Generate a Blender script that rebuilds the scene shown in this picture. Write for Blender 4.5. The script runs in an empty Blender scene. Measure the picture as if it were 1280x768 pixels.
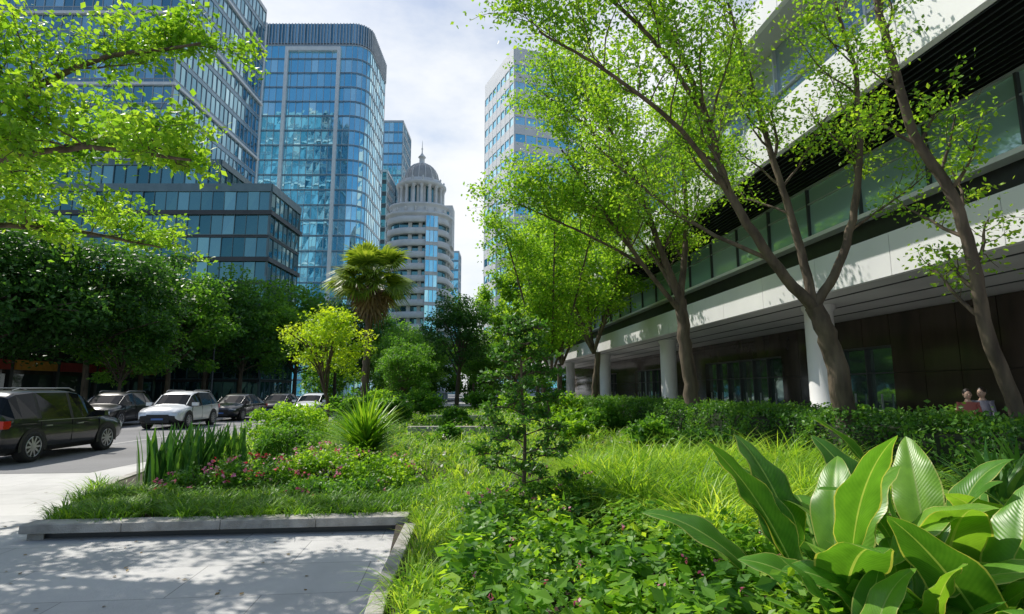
import bpy, math, numpy as np
from mathutils import Vector, Matrix
R = np.random.default_rng(7)
rad = math.radians
sc = bpy.context.scene
COL = sc.collection

# ------------------------------------------------------------------ materials
def newmat(name):
    m = bpy.data.materials.new(name); m.use_nodes = True
    nt = m.node_tree; nt.nodes.clear()
    out = nt.nodes.new('ShaderNodeOutputMaterial')
    return m, nt, out
def N(nt, t, **kw):
    n = nt.nodes.new(t)
    for k, v in kw.items(): setattr(n, k, v)
    return n
def c4(c): return (c[0], c[1], c[2], 1)
def ramp(nt, stops, fac=None):
    r = N(nt, 'ShaderNodeValToRGB')
    e = r.color_ramp.elements
    while len(e) < len(stops): e.new(0.5)
    for i, (p, c) in enumerate(stops):
        e[i].position = p; e[i].color = c4(c)
    if fac is not None: nt.links.new(fac, r.inputs[0])
    return r
def pm(name, c1, c2=None, scale=3.0, rough=0.6, metal=0.0, bump=0.0, bscale=None, spec=0.5, coat=0.0, stretch=None, detail=6):
    m, nt, out = newmat(name)
    b = N(nt, 'ShaderNodeBsdfPrincipled')
    b.inputs['Roughness'].default_value = rough; b.inputs['Metallic'].default_value = metal
    b.inputs['Specular IOR Level'].default_value = spec
    b.inputs['Coat Weight'].default_value = coat
    g = N(nt, 'ShaderNodeTexCoord')
    src = g.outputs['Object']
    if stretch:
        mp = N(nt, 'ShaderNodeMapping'); mp.inputs['Scale'].default_value = stretch
        nt.links.new(src, mp.inputs[0]); src = mp.outputs[0]
    if c2 is None: c2 = tuple(x*0.75 for x in c1)
    n = N(nt, 'ShaderNodeTexNoise'); n.inputs['Scale'].default_value = scale; n.inputs['Detail'].default_value = detail
    nt.links.new(src, n.inputs['Vector'])
    r = ramp(nt, [(0.32, c2), (0.68, c1)], n.outputs['Fac'])
    nt.links.new(r.outputs[0], b.inputs['Base Color'])
    if bump:
        n2 = N(nt, 'ShaderNodeTexNoise'); n2.inputs['Scale'].default_value = bscale or scale*6; n2.inputs['Detail'].default_value = 4
        nt.links.new(src, n2.inputs['Vector'])
        bp = N(nt, 'ShaderNodeBump'); bp.inputs['Strength'].default_value = bump; bp.inputs['Distance'].default_value = 0.02
        nt.links.new(n2.outputs['Fac'], bp.inputs['Height']); nt.links.new(bp.outputs[0], b.inputs['Normal'])
    nt.links.new(b.outputs[0], out.inputs[0])
    return m
def leafmat(name, dark, mid, light, trans=0.42, rough=0.45, spec=0.35, tboost=1.7):
    m, nt, out = newmat(name)
    a = N(nt, 'ShaderNodeAttribute', attribute_name='rnd')
    r = ramp(nt, [(0.0, dark), (0.5, mid), (1.0, light)], a.outputs['Fac'])
    b = N(nt, 'ShaderNodeBsdfPrincipled'); b.inputs['Roughness'].default_value = rough
    b.inputs['Specular IOR Level'].default_value = spec
    nt.links.new(r.outputs[0], b.inputs['Base Color'])
    t = N(nt, 'ShaderNodeBsdfTranslucent')
    mul = N(nt, 'ShaderNodeMix', data_type='RGBA', blend_type='MULTIPLY'); mul.inputs[0].default_value = 1
    nt.links.new(r.outputs[0], mul.inputs[6]); mul.inputs[7].default_value = (1.25*tboost, 1.12*tboost, 0.6*tboost, 1)
    nt.links.new(mul.outputs[2], t.inputs[0])
    mx = N(nt, 'ShaderNodeMixShader'); mx.inputs[0].default_value = trans
    nt.links.new(b.outputs[0], mx.inputs[1]); nt.links.new(t.outputs[0], mx.inputs[2])
    nt.links.new(mx.outputs[0], out.inputs[0])
    return m
def glassmat(name, dark, light, rough=0.04, metal=0.75, wav=0.15):
    m, nt, out = newmat(name)
    a = N(nt, 'ShaderNodeAttribute', attribute_name='rnd')
    r = ramp(nt, [(0.0, dark), (0.75, tuple((x+y)/2 for x, y in zip(dark, light))), (1.0, light)], a.outputs['Fac'])
    b = N(nt, 'ShaderNodeBsdfPrincipled'); b.inputs['Roughness'].default_value = rough
    b.inputs['Metallic'].default_value = metal; b.inputs['Specular IOR Level'].default_value = 0.9
    nt.links.new(r.outputs[0], b.inputs['Base Color'])
    g = N(nt, 'ShaderNodeTexCoord'); n = N(nt, 'ShaderNodeTexNoise'); n.inputs['Scale'].default_value = 0.5
    nt.links.new(g.outputs['Object'], n.inputs['Vector'])
    bp = N(nt, 'ShaderNodeBump'); bp.inputs['Strength'].default_value = wav; bp.inputs['Distance'].default_value = 0.08
    nt.links.new(n.outputs['Fac'], bp.inputs['Height']); nt.links.new(bp.outputs[0], b.inputs['Normal'])
    nt.links.new(b.outputs[0], out.inputs[0])
    return m
def pavemat(name, c1, c2, mortar, bw, bh, ang, stain=0.25):
    m, nt, out = newmat(name)
    g = N(nt, 'ShaderNodeNewGeometry')
    mp = N(nt, 'ShaderNodeMapping'); mp.inputs['Rotation'].default_value = (0, 0, ang)
    nt.links.new(g.outputs['Position'], mp.inputs[0])
    br = N(nt, 'ShaderNodeTexBrick'); br.offset = 0.5
    br.inputs['Scale'].default_value = 1; br.inputs['Brick Width'].default_value = bw; br.inputs['Row Height'].default_value = bh
    br.inputs['Mortar Size'].default_value = 0.006; br.inputs['Mortar Smooth'].default_value = 0.3
    br.inputs['Color1'].default_value = c4(c1); br.inputs['Color2'].default_value = c4(c2); br.inputs['Mortar'].default_value = c4(mortar)
    nt.links.new(mp.outputs[0], br.inputs['Vector'])
    n = N(nt, 'ShaderNodeTexNoise'); n.inputs['Scale'].default_value = 0.9; n.inputs['Detail'].default_value = 9; n.inputs['Roughness'].default_value = 0.65
    nt.links.new(g.outputs['Position'], n.inputs['Vector'])
    r = ramp(nt, [(0.3, (1-stain,)*3), (0.65, (1, 1, 1))], n.outputs['Fac'])
    mx = N(nt, 'ShaderNodeMix', data_type='RGBA', blend_type='MULTIPLY'); mx.inputs[0].default_value = 1
    nt.links.new(br.outputs['Color'], mx.inputs[6]); nt.links.new(r.outputs[0], mx.inputs[7])
    n3 = N(nt, 'ShaderNodeTexNoise'); n3.inputs['Scale'].default_value = 60; n3.inputs['Detail'].default_value = 4
    nt.links.new(g.outputs['Position'], n3.inputs['Vector'])
    bp = N(nt, 'ShaderNodeBump'); bp.inputs['Strength'].default_value = 0.25; bp.inputs['Distance'].default_value = 0.01
    nt.links.new(n3.outputs['Fac'], bp.inputs['Height'])
    b = N(nt, 'ShaderNodeBsdfPrincipled'); b.inputs['Roughness'].default_value = 0.75
    nt.links.new(mx.outputs[2], b.inputs['Base Color']); nt.links.new(bp.outputs[0], b.inputs['Normal'])
    nt.links.new(b.outputs[0], out.inputs[0])
    return m

M = {}
M['bark'] = pm('bark', (0.16, 0.12, 0.08), (0.06, 0.043, 0.03), 6, 0.9, bump=0.9, bscale=18, stretch=(1, 1, 0.25))
M['leaf_lime'] = leafmat('leaf_lime', (0.06, 0.16, 0.015), (0.17, 0.35, 0.025), (0.36, 0.52, 0.05), 0.5)
M['leaf_yellow'] = leafmat('leaf_yellow', (0.12, 0.24, 0.012), (0.28, 0.44, 0.02), (0.46, 0.56, 0.04), 0.48)
M['leaf_mid'] = leafmat('leaf_mid', (0.03, 0.10, 0.014), (0.09, 0.24, 0.025), (0.22, 0.42, 0.045), 0.42)
M['leaf_dark'] = leafmat('leaf_dark', (0.015, 0.055, 0.012), (0.04, 0.125, 0.02), (0.10, 0.24, 0.035), 0.36)
M['leaf_hedge'] = leafmat('leaf_hedge', (0.02, 0.075, 0.014), (0.05, 0.155, 0.022), (0.15, 0.32, 0.04), 0.35)
M['grass_lime'] = leafmat('grass_lime', (0.05, 0.16, 0.012), (0.20, 0.38, 0.025), (0.46, 0.60, 0.09), 0.45)
M['grass_green'] = leafmat('grass_green', (0.04, 0.13, 0.012), (0.12, 0.28, 0.02), (0.28, 0.45, 0.04), 0.4)
M['snake'] = leafmat('snake_leaf', (0.03, 0.10, 0.02), (0.06, 0.19, 0.03), (0.14, 0.31, 0.05), 0.2, 0.35)
M['yucca'] = leafmat('yucca_leaf', (0.07, 0.19, 0.015), (0.15, 0.34, 0.02), (0.30, 0.48, 0.04), 0.3, 0.35)
M['palm'] = leafmat('palm_leaf', (0.06, 0.12, 0.012), (0.15, 0.24, 0.02), (0.28, 0.37, 0.05), 0.35)
M['dead'] = leafmat('dead_frond', (0.12, 0.08, 0.03), (0.2, 0.14, 0.06), (0.28, 0.2, 0.09), 0.2)
M['pink'] = leafmat('petal_pink', (0.55, 0.06, 0.22), (0.7, 0.18, 0.38), (0.8, 0.42, 0.55), 0.3, tboost=0.9)
M['red'] = leafmat('petal_red', (0.5, 0.02, 0.06), (0.65, 0.05, 0.12), (0.75, 0.15, 0.18), 0.3, tboost=0.9)
M['whitef'] = leafmat('petal_white', (0.65, 0.6, 0.45), (0.75, 0.72, 0.62), (0.8, 0.8, 0.75), 0.3, tboost=0.8)
M['soil'] = pm('soil', (0.06, 0.045, 0.03), (0.025, 0.02, 0.014), 4, 0.95, bump=0.8, bscale=30)
M['lawn'] = pm('lawn', (0.14, 0.24, 0.03), (0.07, 0.14, 0.015), 2, 0.9, bump=0.6, bscale=40)
M['kerb'] = pm('kerb_concrete', (0.44, 0.42, 0.39), (0.26, 0.245, 0.22), 5, 0.8, bump=0.5, bscale=50)
M['pave'] = pavemat('paving_slabs', (0.56, 0.55, 0.535), (0.49, 0.485, 0.475), (0.27, 0.265, 0.26), 1.6, 0.9, rad(-6))
M['asph'] = pm('asphalt', (0.23, 0.23, 0.235), (0.16, 0.16, 0.165), 0.35, 0.85, bump=0.5, bscale=70, detail=10)
M['ground'] = pm('ground_far', (0.22, 0.22, 0.21), (0.14, 0.15, 0.13), 0.05, 0.9)
M['paint_w'] = pm('road_paint', (0.62, 0.62, 0.6), (0.4, 0.4, 0.38), 6, 0.7)
M['white'] = pm('white_panel', (0.84, 0.84, 0.84), (0.74, 0.74, 0.75), 0.5, 0.35, bump=0.03, bscale=1.5)
M['white_wall'] = pm('white_render', (0.82, 0.81, 0.78), (0.70, 0.69, 0.67), 0.8, 0.6)
M['soffit'] = pm('soffit_grey', (0.55, 0.55, 0.55), (0.47, 0.47, 0.47), 0.8, 0.5)
M['black'] = pm('black_metal', (0.012, 0.012, 0.014), (0.02, 0.02, 0.022), 2, 0.4, spec=0.4)
M['dgrey'] = pm('dark_grey_metal', (0.06, 0.065, 0.07), (0.04, 0.045, 0.05), 1, 0.4)
M['bronze'] = pm('bronze_stone', (0.065, 0.048, 0.038), (0.03, 0.024, 0.02), 1.2, 0.10, bump=0.03, stretch=(1, 1, 0.3))
M['frame'] = pm('alu_frame', (0.50, 0.54, 0.57), (0.42, 0.46, 0.49), 1, 0.35, metal=0.3)
M['frame_t'] = pm('teal_frame', (0.16, 0.23, 0.25), (0.12, 0.18, 0.20), 1, 0.35, metal=0.3)
M['frame_w'] = pm('white_frame', (0.78, 0.8, 0.82), (0.7, 0.72, 0.75), 1, 0.4)
M['span'] = pm('spandrel_blue', (0.20, 0.33, 0.42), (0.15, 0.26, 0.34), 0.4, 0.2, metal=0.4)
M['g_blue'] = glassmat('glass_blue', (0.22, 0.62, 0.82), (0.62, 0.93, 0.98), metal=0.88)
M['g_teal'] = glassmat('glass_teal', (0.12, 0.28, 0.36), (0.45, 0.68, 0.76), metal=0.88)
M['g_dark'] = glassmat('glass_dark_teal', (0.05, 0.16, 0.19), (0.26, 0.48, 0.50))
M['g_green'] = glassmat('glass_green', (0.30, 0.52, 0.49), (0.66, 0.82, 0.78), metal=0.28, wav=0.05, rough=0.04)
M['g_silver'] = glassmat('glass_silver', (0.45, 0.55, 0.6), (0.75, 0.84, 0.86), metal=0.85)
M['g_door'] = glassmat('glass_door', (0.12, 0.2, 0.19), (0.45, 0.6, 0.55), metal=0.8)
M['g_black'] = glassmat('glass_black', (0.02, 0.03, 0.035), (0.08, 0.12, 0.12), metal=0.3)
M['dome'] = pm('dome_lead', (0.46, 0.45, 0.43), (0.34, 0.34, 0.34), 0.7, 0.45, metal=0.1)

# ------------------------------------------------------------------ mesh builder
class MB:
    def __init__(s):
        s.V = []; s.F = []; s.n = 0; s.rn = []; s.uv = []
    def add(s, V, F, mat=0, rnd=0.5, smooth=False, uv=None):
        V = np.asarray(V, dtype=np.float64).reshape(-1, 3); F = np.asarray(F, dtype=np.int64)
        if F.ndim == 1: F = F[None, :]
        s.V.append(V); s.F.append((F + s.n, mat, smooth)); s.n += len(V)
        s.rn.append(np.broadcast_to(np.asarray(rnd, dtype=np.float64), (len(V),)) if np.ndim(rnd) < 1 or len(np.atleast_1d(rnd)) == len(V) else np.full(len(V), .5))
        u = np.zeros((len(V), 3))
        if uv is not None: u[:, :2] = uv
        s.uv.append(u)
    def box(s, x0, x1, y0, y1, z0, z1, mat=0, rnd=0.5):
        V = [(x0,y0,z0),(x1,y0,z0),(x1,y1,z0),(x0,y1,z0),(x0,y0,z1),(x1,y0,z1),(x1,y1,z1),(x0,y1,z1)]
        F = [(0,3,2,1),(4,5,6,7),(0,1,5,4),(1,2,6,5),(2,3,7,6),(3,0,4,7)]
        s.add(V, F, mat, rnd)
    def obox(s, p0, p1, w, z0, z1, mat=0, off=0.0):
        """box along p0-p1 in plan; occupies off..off+w to the right-hand (outward) side"""
        p0 = np.array(p0, float); p1 = np.array(p1, float); d = p1-p0; L = np.hypot(*d); d /= L
        nrm = np.array([d[1], -d[0]])
        a, b = p0+nrm*off, p1+nrm*off; c, e = p1+nrm*(off+w), p0+nrm*(off+w)
        V = [(*a, z0), (*b, z0), (*c, z0), (*e, z0), (*a, z1), (*b, z1), (*c, z1), (*e, z1)]
        s.add(V, [(0,1,2,3),(7,6,5,4),(0,4,5,1),(1,5,6,2),(2,6,7,3),(3,7,4,0)], mat)
    def tube(s, pts, rr, sides=8, mat=0, cap=False):
        pts = np.asarray(pts, float); n = len(pts); rr = np.broadcast_to(np.asarray(rr, float), (n,))
        T = np.gradient(pts, axis=0); T /= (np.linalg.norm(T, axis=1)[:, None]+1e-9)
        ref = np.array([0, 0, 1.0]) if abs(T[0][2]) < 0.8 else np.array([1.0, 0, 0])
        A = np.cross(T, ref); A /= (np.linalg.norm(A, axis=1)[:, None]+1e-9); B = np.cross(T, A)
        th = np.linspace(0, 2*np.pi, sides, endpoint=False)
        V = pts[:, None, :] + rr[:, None, None]*(np.cos(th)[None, :, None]*A[:, None, :] + np.sin(th)[None, :, None]*B[:, None, :])
        i = np.arange(n-1)[:, None]*sides; j = np.arange(sides)[None, :]; k = (j+1) % sides
        F = np.stack([i+j, i+k, i+sides+k, i+sides+j], -1).reshape(-1, 4)
        s.add(V.reshape(-1, 3), F, mat, 0.5, True)
        if cap: s.add(V[-1], [list(range(sides))], mat); s.add(V[0], [list(range(sides))[::-1]], mat)
    def lathe(s, prof, n=32, c=(0, 0), mat=0, smooth=True, sx=1, sy=1):
        P = np.array(prof, float); th = np.linspace(0, 2*np.pi, n, endpoint=False)
        V = np.stack([c[0]+sx*P[:, 0:1]*np.cos(th), c[1]+sy*P[:, 0:1]*np.sin(th), np.repeat(P[:, 1:2], n, 1)], -1)
        i = np.arange(len(P)-1)[:, None]*n; j = np.arange(n)[None, :]; k = (j+1) % n
        s.add(V.reshape(-1, 3), np.stack([i+j, i+k, i+n+k, i+n+j], -1).reshape(-1, 4), mat, 0.5, smooth)
    def build(s, name, mats, loc=(0, 0, 0), rz=0, parent=None):
        me = bpy.data.meshes.new(name)
        V = np.concatenate(s.V); me.vertices.add(len(V)); me.vertices.foreach_set('co', V.ravel())
        li = np.concatenate([f.ravel() for f, _, _ in s.F])
        tot = np.concatenate([np.full(len(f), f.shape[1]) for f, _, _ in s.F])
        mi = np.concatenate([np.full(len(f), m) for f, m, _ in s.F]); sm = np.concatenate([np.full(len(f), q) for f, _, q in s.F])
        me.loops.add(len(li)); me.loops.foreach_set('vertex_index', li.astype(np.int32))
        me.polygons.add(len(tot)); me.polygons.foreach_set('loop_start', (np.cumsum(tot)-tot).astype(np.int32))
        for m in mats: me.materials.append(M[m] if isinstance(m, str) else m)
        me.polygons.foreach_set('material_index', mi.astype(np.int32)); me.polygons.foreach_set('use_smooth', sm.astype(bool))
        me.update(calc_edges=True)
        at = me.attributes.new('rnd', 'FLOAT', 'POINT'); at.data.foreach_set('value', np.concatenate(s.rn).astype(np.float32))
        if any(u.any() for u in s.uv):
            au = me.attributes.new('luv', 'FLOAT_VECTOR', 'POINT'); au.data.foreach_set('vector', np.concatenate(s.uv).astype(np.float32).ravel())
        ob = bpy.data.objects.new(name, me); COL.objects.link(ob)
        ob.location = loc; ob.rotation_euler = (0, 0, rz)
        if parent: ob.parent = parent
        return ob
def nrm(a): return a/(np.linalg.norm(a, axis=-1, keepdims=True)+1e-9)
def inst(ob, loc, rz=0, s=1, name=None):
    o = bpy.data.objects.new(name or ob.name.split('.')[0], ob.data); COL.objects.link(o)
    o.location = loc; o.rotation_euler = (0, 0, rz); o.scale = (s, s, s) if np.ndim(s) == 0 else s
    return o

# ------------------------------------------------------------------ vegetation primitives
def leaves(mb, P, size, mat, rnd, spread=0.9, aspect=0.3, droop=0.15, rng=R):
    P = np.asarray(P); n = len(P); size = np.broadcast_to(size, (n,)) * rng.uniform(0.65, 1.25, n)
    nn = nrm(rng.normal(size=(n, 3))*spread + np.array([0, 0, 1.0]))
    a = nrm(np.cross(nn, rng.normal(size=(n, 3)))); a[:, 2] -= droop; a = nrm(a)
    b = nrm(np.cross(nn, a)); sz = size[:, None]
    up = nrm(np.cross(a, b))
    V = np.stack([P, P+a*sz*0.45+b*sz*aspect+up*sz*0.06, P+a*sz, P+a*sz*0.45-b*sz*aspect+up*sz*0.06], 1).reshape(-1, 3)
    F = np.arange(n*4).reshape(-1, 4)
    mb.add(V, F, mat, np.repeat(np.clip(rnd, 0, 1), 4))
def blades(mb, base, h, w, lean, droop, mat, rnd=None, S=4, rng=R, az=None, prof=0.8):
    base = np.asarray(base, float); n = len(base)
    if az is None: az = rng.uniform(0, 2*np.pi, n)
    h = np.broadcast_to(h, (n,)); w = np.broadcast_to(w, (n,)); lean = np.broadcast_to(lean, (n,)); droop = np.broadcast_to(droop, (n,))
    d = np.stack([np.cos(az), np.sin(az), 0*az], 1); q = np.stack([-np.sin(az), np.cos(az), 0*az], 1)
    tw = rng.uniform(-0.6, 0.6, n)[:, None]; q = nrm(q + d*tw)
    rows = []
    for i in range(S+1):
        t = i/S
        p = base + d*(lean*h*t**1.7)[:, None]; p[:, 2] += h*(t-droop*t**3)
        ww = (w*0.5*(0.55+0.9*t if t < 0.4 else 0.91)*(max(0.02, 1-t**(2.2))**prof))[:, None]
        rows += [p-q*ww, p+q*ww]
    V = np.stack(rows, 1); k = 2*(S+1)
    f = np.array([(2*i, 2*i+1, 2*i+3, 2*i+2) for i in range(S)])
    F = (np.arange(n)[:, None, None]*k + f[None]).reshape(-1, 4)
    if rnd is None: rnd = rng.uniform(0, 1, n)
    mb.add(V.reshape(-1, 3), F, mat, np.repeat(np.clip(rnd, 0, 1), k), True)
def smoothpts(pts, n):
    pts = np.array(pts, float)
    P = np.vstack([2*pts[0]-pts[1], pts, 2*pts[-1]-pts[-2]]); out = []
    m = len(pts)-1
    for t in np.linspace(0, m-1e-6, n):
        i = int(t); f = t-i; p0, p1, p2, p3 = P[i], P[i+1], P[i+2], P[i+3]
        out.append(0.5*((2*p1)+(-p0+p2)*f+(2*p0-5*p1+4*p2-p3)*f*f+(-p0+3*p1-3*p2+p3)*f**3))
    return np.array(out)
def wander(rng, p, d, L, n, wob, up):
    pts = [p]; d = nrm(np.array(d, float)); 
    for i in range(n):
        d = nrm(d + rng.normal(size=3)*wob + np.array([0, 0, up])); p = p + d*L/n; pts.append(p)
    return np.array(pts)
def make_tree(name, limbs, seed, n1=8, n2=6, len1=2.2, len2=1.1, per=40, ls=0.08, clump=0.22, leaf='leaf_lime', bark='bark', t0=0.35, up1=0.12, hz=0.8, bias=(0, 0, 0), flat=0.5, xmax=None, loc=(0, 0, 0)):
    rng = np.random.default_rng(seed); mb = MB(); LP = []; LR = []
    bias = np.array(bias, float)
    for lim in limbs:
        pts, r0, r1, mult = lim
        sp = smoothpts(pts, max(8, len(pts)*5)); sp[1:-1] += rng.normal(size=(len(sp)-2, 3))*r0*0.10
        rr = np.linspace(r0, r1, len(sp))
        if mult == 0 and r0 > 0.1: rr = rr*(1+0.45*np.exp(-sp[:, 2]/0.25))
        mb.tube(sp, rr, 10, 0)
        if mult <= 0: continue
        k1 = max(1, int(n1*mult))
        for i in range(k1):
            t = t0 + (1-t0)*(i+rng.uniform(0, 1))/k1; j = min(len(sp)-2, int(t*(len(sp)-1)))
            tg = nrm(sp[j+1]-sp[j]); az = rng.uniform(0, 2*np.pi)
            d = tg*0.45 + np.array([math.cos(az), math.sin(az), 0])*hz + np.array([0, 0, 0.25]) + bias
            L = len1*rng.uniform(0.6, 1.15)*(1.15-0.45*t)
            b1 = wander(rng, sp[j], d, L, 6, 0.16, up1); ra = max(0.012, rr[j]*0.42)
            mb.tube(b1, np.linspace(ra, ra*0.3, 7), 6, 0)
            for q in range(n2):
                tt = 0.25+0.75*(q+rng.uniform(0, 1))/n2; jj = min(5, int(tt*6)); tg1 = nrm(b1[jj+1]-b1[jj]); f = tt*6-jj
                p = b1[jj]*(1-min(1, f))+b1[jj+1]*min(1, f)
                d2 = tg1*0.7+nrm(rng.normal(size=3))*np.array([1, 1, 0.4])*0.8+np.array([0, 0, 0.1])
                b2 = wander(rng, p, d2, len2*rng.uniform(0.5, 1.1), 4, 0.2, 0.02)
                mb.tube(b2, np.linspace(max(0.007, ra*0.3), 0.003, 5), 3, 0)
                m = int(per*rng.uniform(0.5, 1.4)); tq = rng.uniform(0.15, 1.08, m)*4; ji = np.minimum(3, tq.astype(int)); ff = (tq-ji)[:, None]
                P = b2[ji]*(1-ff)+b2[ji+1]*ff + rng.normal(size=(m, 3))*np.array([clump, clump, clump*flat])
                LP.append(P); LR.append(np.clip(rng.uniform(0.1, 0.9)*0.6+rng.uniform(0, 1, m)*0.45, 0, 1))
    P = np.concatenate(LP); r = np.concatenate(LR)
    if xmax is not None:
        k = xmax(P); P = P[k]; r = r[k]
    leaves(mb, P, ls, 1, r, rng=rng)
    return mb.build(name, [bark, leaf], loc)
def dense_crown(mb, rng, c, rad3, nc, per, ls, mat, cr=0.3, hollow=0.35, base=0.0):
    c = np.array(c); rad3 = np.array(rad3); CC = []
    for i in range(nc):
        v = nrm(rng.normal(size=3)); v[2] = v[2] if v[2] > -0.75 else -v[2]*0.5
        r = rng.uniform(hollow, 1.0)**0.6
        cc = c + v*rad3*r*rng.uniform(0.82, 1.15); CC.append(cc)
        s = rad3.mean()*cr*rng.uniform(0.6, 1.3); m = int(per*rng.uniform(0.6, 1.3))
        u = nrm(rng.normal(size=(m, 3))); rr = rng.uniform(0.3, 1, m)**0.5
        P = cc + u*rr[:, None]*s*np.array([1.15, 1.15, 0.7])
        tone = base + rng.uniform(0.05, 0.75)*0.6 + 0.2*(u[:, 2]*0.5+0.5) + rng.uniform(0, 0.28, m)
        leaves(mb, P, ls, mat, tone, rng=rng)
    return CC
def bg_tree(name, seed, H, W, leaf, ls=0.26, nc=75, per=170, trunk=0.22, bark='bark', crown0=0.28, cr=0.26):
    rng = np.random.default_rng(seed); mb = MB()
    zc = H*(crown0+1)/2; rz = H*(1-crown0)/2
    top = np.array([rng.normal()*0.3, rng.normal()*0.3, H*0.55])
    tr = smoothpts([(0, 0, -0.1), (0.08, 0.05, H*0.2), top*np.array([.6, .6, .7]), top], 10)
    mb.tube(tr, np.linspace(trunk, trunk*0.5, 10), 9, 0)
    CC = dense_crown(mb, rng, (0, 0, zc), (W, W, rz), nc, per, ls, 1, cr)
    for cc in CC[::4]:
        s = tr[rng.integers(4, 9)]; mid = (s+cc)/2+np.array([0, 0, 0.3])
        mb.tube(smoothpts([s, mid, cc], 6), np.linspace(trunk*0.35, 0.03, 6), 5, 0)
    return mb.build(name, [bark, leaf])
def inpoly(P, poly):
    x, y = P[:, 0], P[:, 1]; r = np.zeros(len(P), bool); n = len(poly); j = n-1
    for i in range(n):
        xi, yi = poly[i]; xj, yj = poly[j]
        with np.errstate(divide='ignore', invalid='ignore'):
            c = ((yi > y) != (yj > y)) & (x < (xj-xi)*(y-yi)/(yj-yi+1e-12)+xi)
        r ^= c; j = i
    return r
def scat(poly, n, z=0.1, rng=R):
    pl = np.array(poly); a, b = pl.min(0), pl.max(0); out = []; m = 0
    while m < n:
        P = rng.uniform(a, b, (n*2, 2)); P = P[inpoly(P, poly)]; out.append(P); m += len(P)
        if len(P) == 0: break
    P = np.concatenate(out)[:n]
    return np.column_stack([P, np.full(len(P), z)])

# ------------------------------------------------------------------ ground, road, paving
mb = MB(); mb.add([(-900,-400,0),(900,-400,0),(900,1500,0),(-900,1500,0)], [(0,1,2,3)]); mb.build('ground', ['ground'])
mb = MB(); mb.add([(-30,-30,0.004),(30,-30,0.004),(30,14,0.004),(14,95,0.004),(-9,95,0.004),(-9.2,26,0.004),(-9.0,12.5,0.004),(-14,12,0.004),(-30,11.5,0.004)], [tuple(range(9))]); mb.build('pavement', ['pave'])
mb = MB(); mb.add([(-25,11.7,0.008),(-14,12.02,0.008),(-9.0,12.5,0.008),(-9.2,26,0.008),(-9.3,60,0.008),(-14,220,0.008),(-30,220,0.008),(-24.5,60,0.008),(-24,26,0.008)], [tuple(range(9))]); mb.build('road', ['asph'])
mb = MB()
for y in np.arange(18, 110, 6.0): mb.box(-17.5-0.02*y, -17.38-0.02*y, y, y+2.5, 0.012, 0.0125)
mb.box(-13.1, -13.0, 19, 60, 0.012, 0.0125)
mb.build('road_markings', ['paint_w'])
mb = MB(); mb.box(-60, -24.4, 14, 140, 0.0, 0.13); mb.build('sidewalk', ['pave'])

garden = [(-5.6,7.0),(-1.45,7.45),(-1.05,4.8),(-0.75,2.5),(-0.3,-3),(9.5,-3),(8.6,7),(8.1,12),(6.3,30),(3.5,58),(-6.5,58),(-8.8,40),(-9.1,30),(-8.9,22),(-8.3,15),(-7.2,10.6)]
mb = MB(); mb.add([(x,y,0.105) for x, y in garden], [tuple(range(len(garden)))]); mb.build('garden_soil', ['soil'])
mb = MB()
def kerbline(mb, pts, w, h, inner=0.0, seg=1.2):
    for a, b in zip(pts[:-1], pts[1:]):
        a = np.array(a, float); b = np.array(b, float); L = np.hypot(*(b-a)); k = max(1, int(L/seg)); d = (b-a)/L
        for i in range(k):
            p = a+(b-a)*i/k+d*0.004; q = a+(b-a)*(i+1)/k-d*0.004
            mb.obox(p, q, w, 0.0, h, 0, off=-w/2)
kerbline(mb, garden[5:]+[garden[0]], 0.16, 0.13)
mb.build('garden_kerb', ['kerb'])
mb = MB()
fa, fb = np.array((-5.75, 6.98)), np.array((-1.3, 7.46))
mb.obox(fa+(.1, .06), fb-(.1, 0), 0.26, 0.0, 0.085, 1, off=-0.3)  # set-back base coloured dark to paint the shaded gap under the coping
kd = (fb-fa)/4
for i in range(4):
    mb.obox(fa+kd*i+kd*0.002, fa+kd*(i+1)-kd*0.002, 0.30, 0.087, 0.19, 0, off=-0.24)
ob = mb.build('planter_coping', ['kerb', 'dgrey']); bv = ob.modifiers.new('b', 'BEVEL'); bv.width = 0.008; bv.segments = 2
mb = MB()
kerbline(mb, [(-1.22, 7.15), (-1.05,4.8),(-0.75,2.5),(-0.3,-3)], 0.14, 0.17)
ob = mb.build('path_kerb', ['kerb']); bv = ob.modifiers.new('b', 'BEVEL'); bv.width = 0.012; bv.segments = 2
mb = MB(); mb.add([(-4.6,24,0.112),(1.5,24,0.112),(0.8,56,0.112),(-5.6,56,0.112)], [(0,1,2,3)]); mb.build('lawn', ['lawn'])
mb = MB(); mb.box(-3.6,-0.4,20.0,20.35,0.1,0.5); mb.box(-4.4,-1.2,30,30.3,0.1,0.45); mb.build('low_garden_wall', ['kerb'])
# fallen leaves on the paving
rgl = np.random.default_rng(17); mb = MB()
P = np.column_stack([rgl.uniform(-8, -1.3, 150), rgl.uniform(3.5, 11.5, 150), np.full(150, .012)]); P = P[~inpoly(P, garden)]
leaves(mb, P, .05, 0, rgl.uniform(0, 1, len(P)), spread=.12, droop=0, rng=rgl)
mb.build('fallen_leaves', ['dead'])

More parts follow.
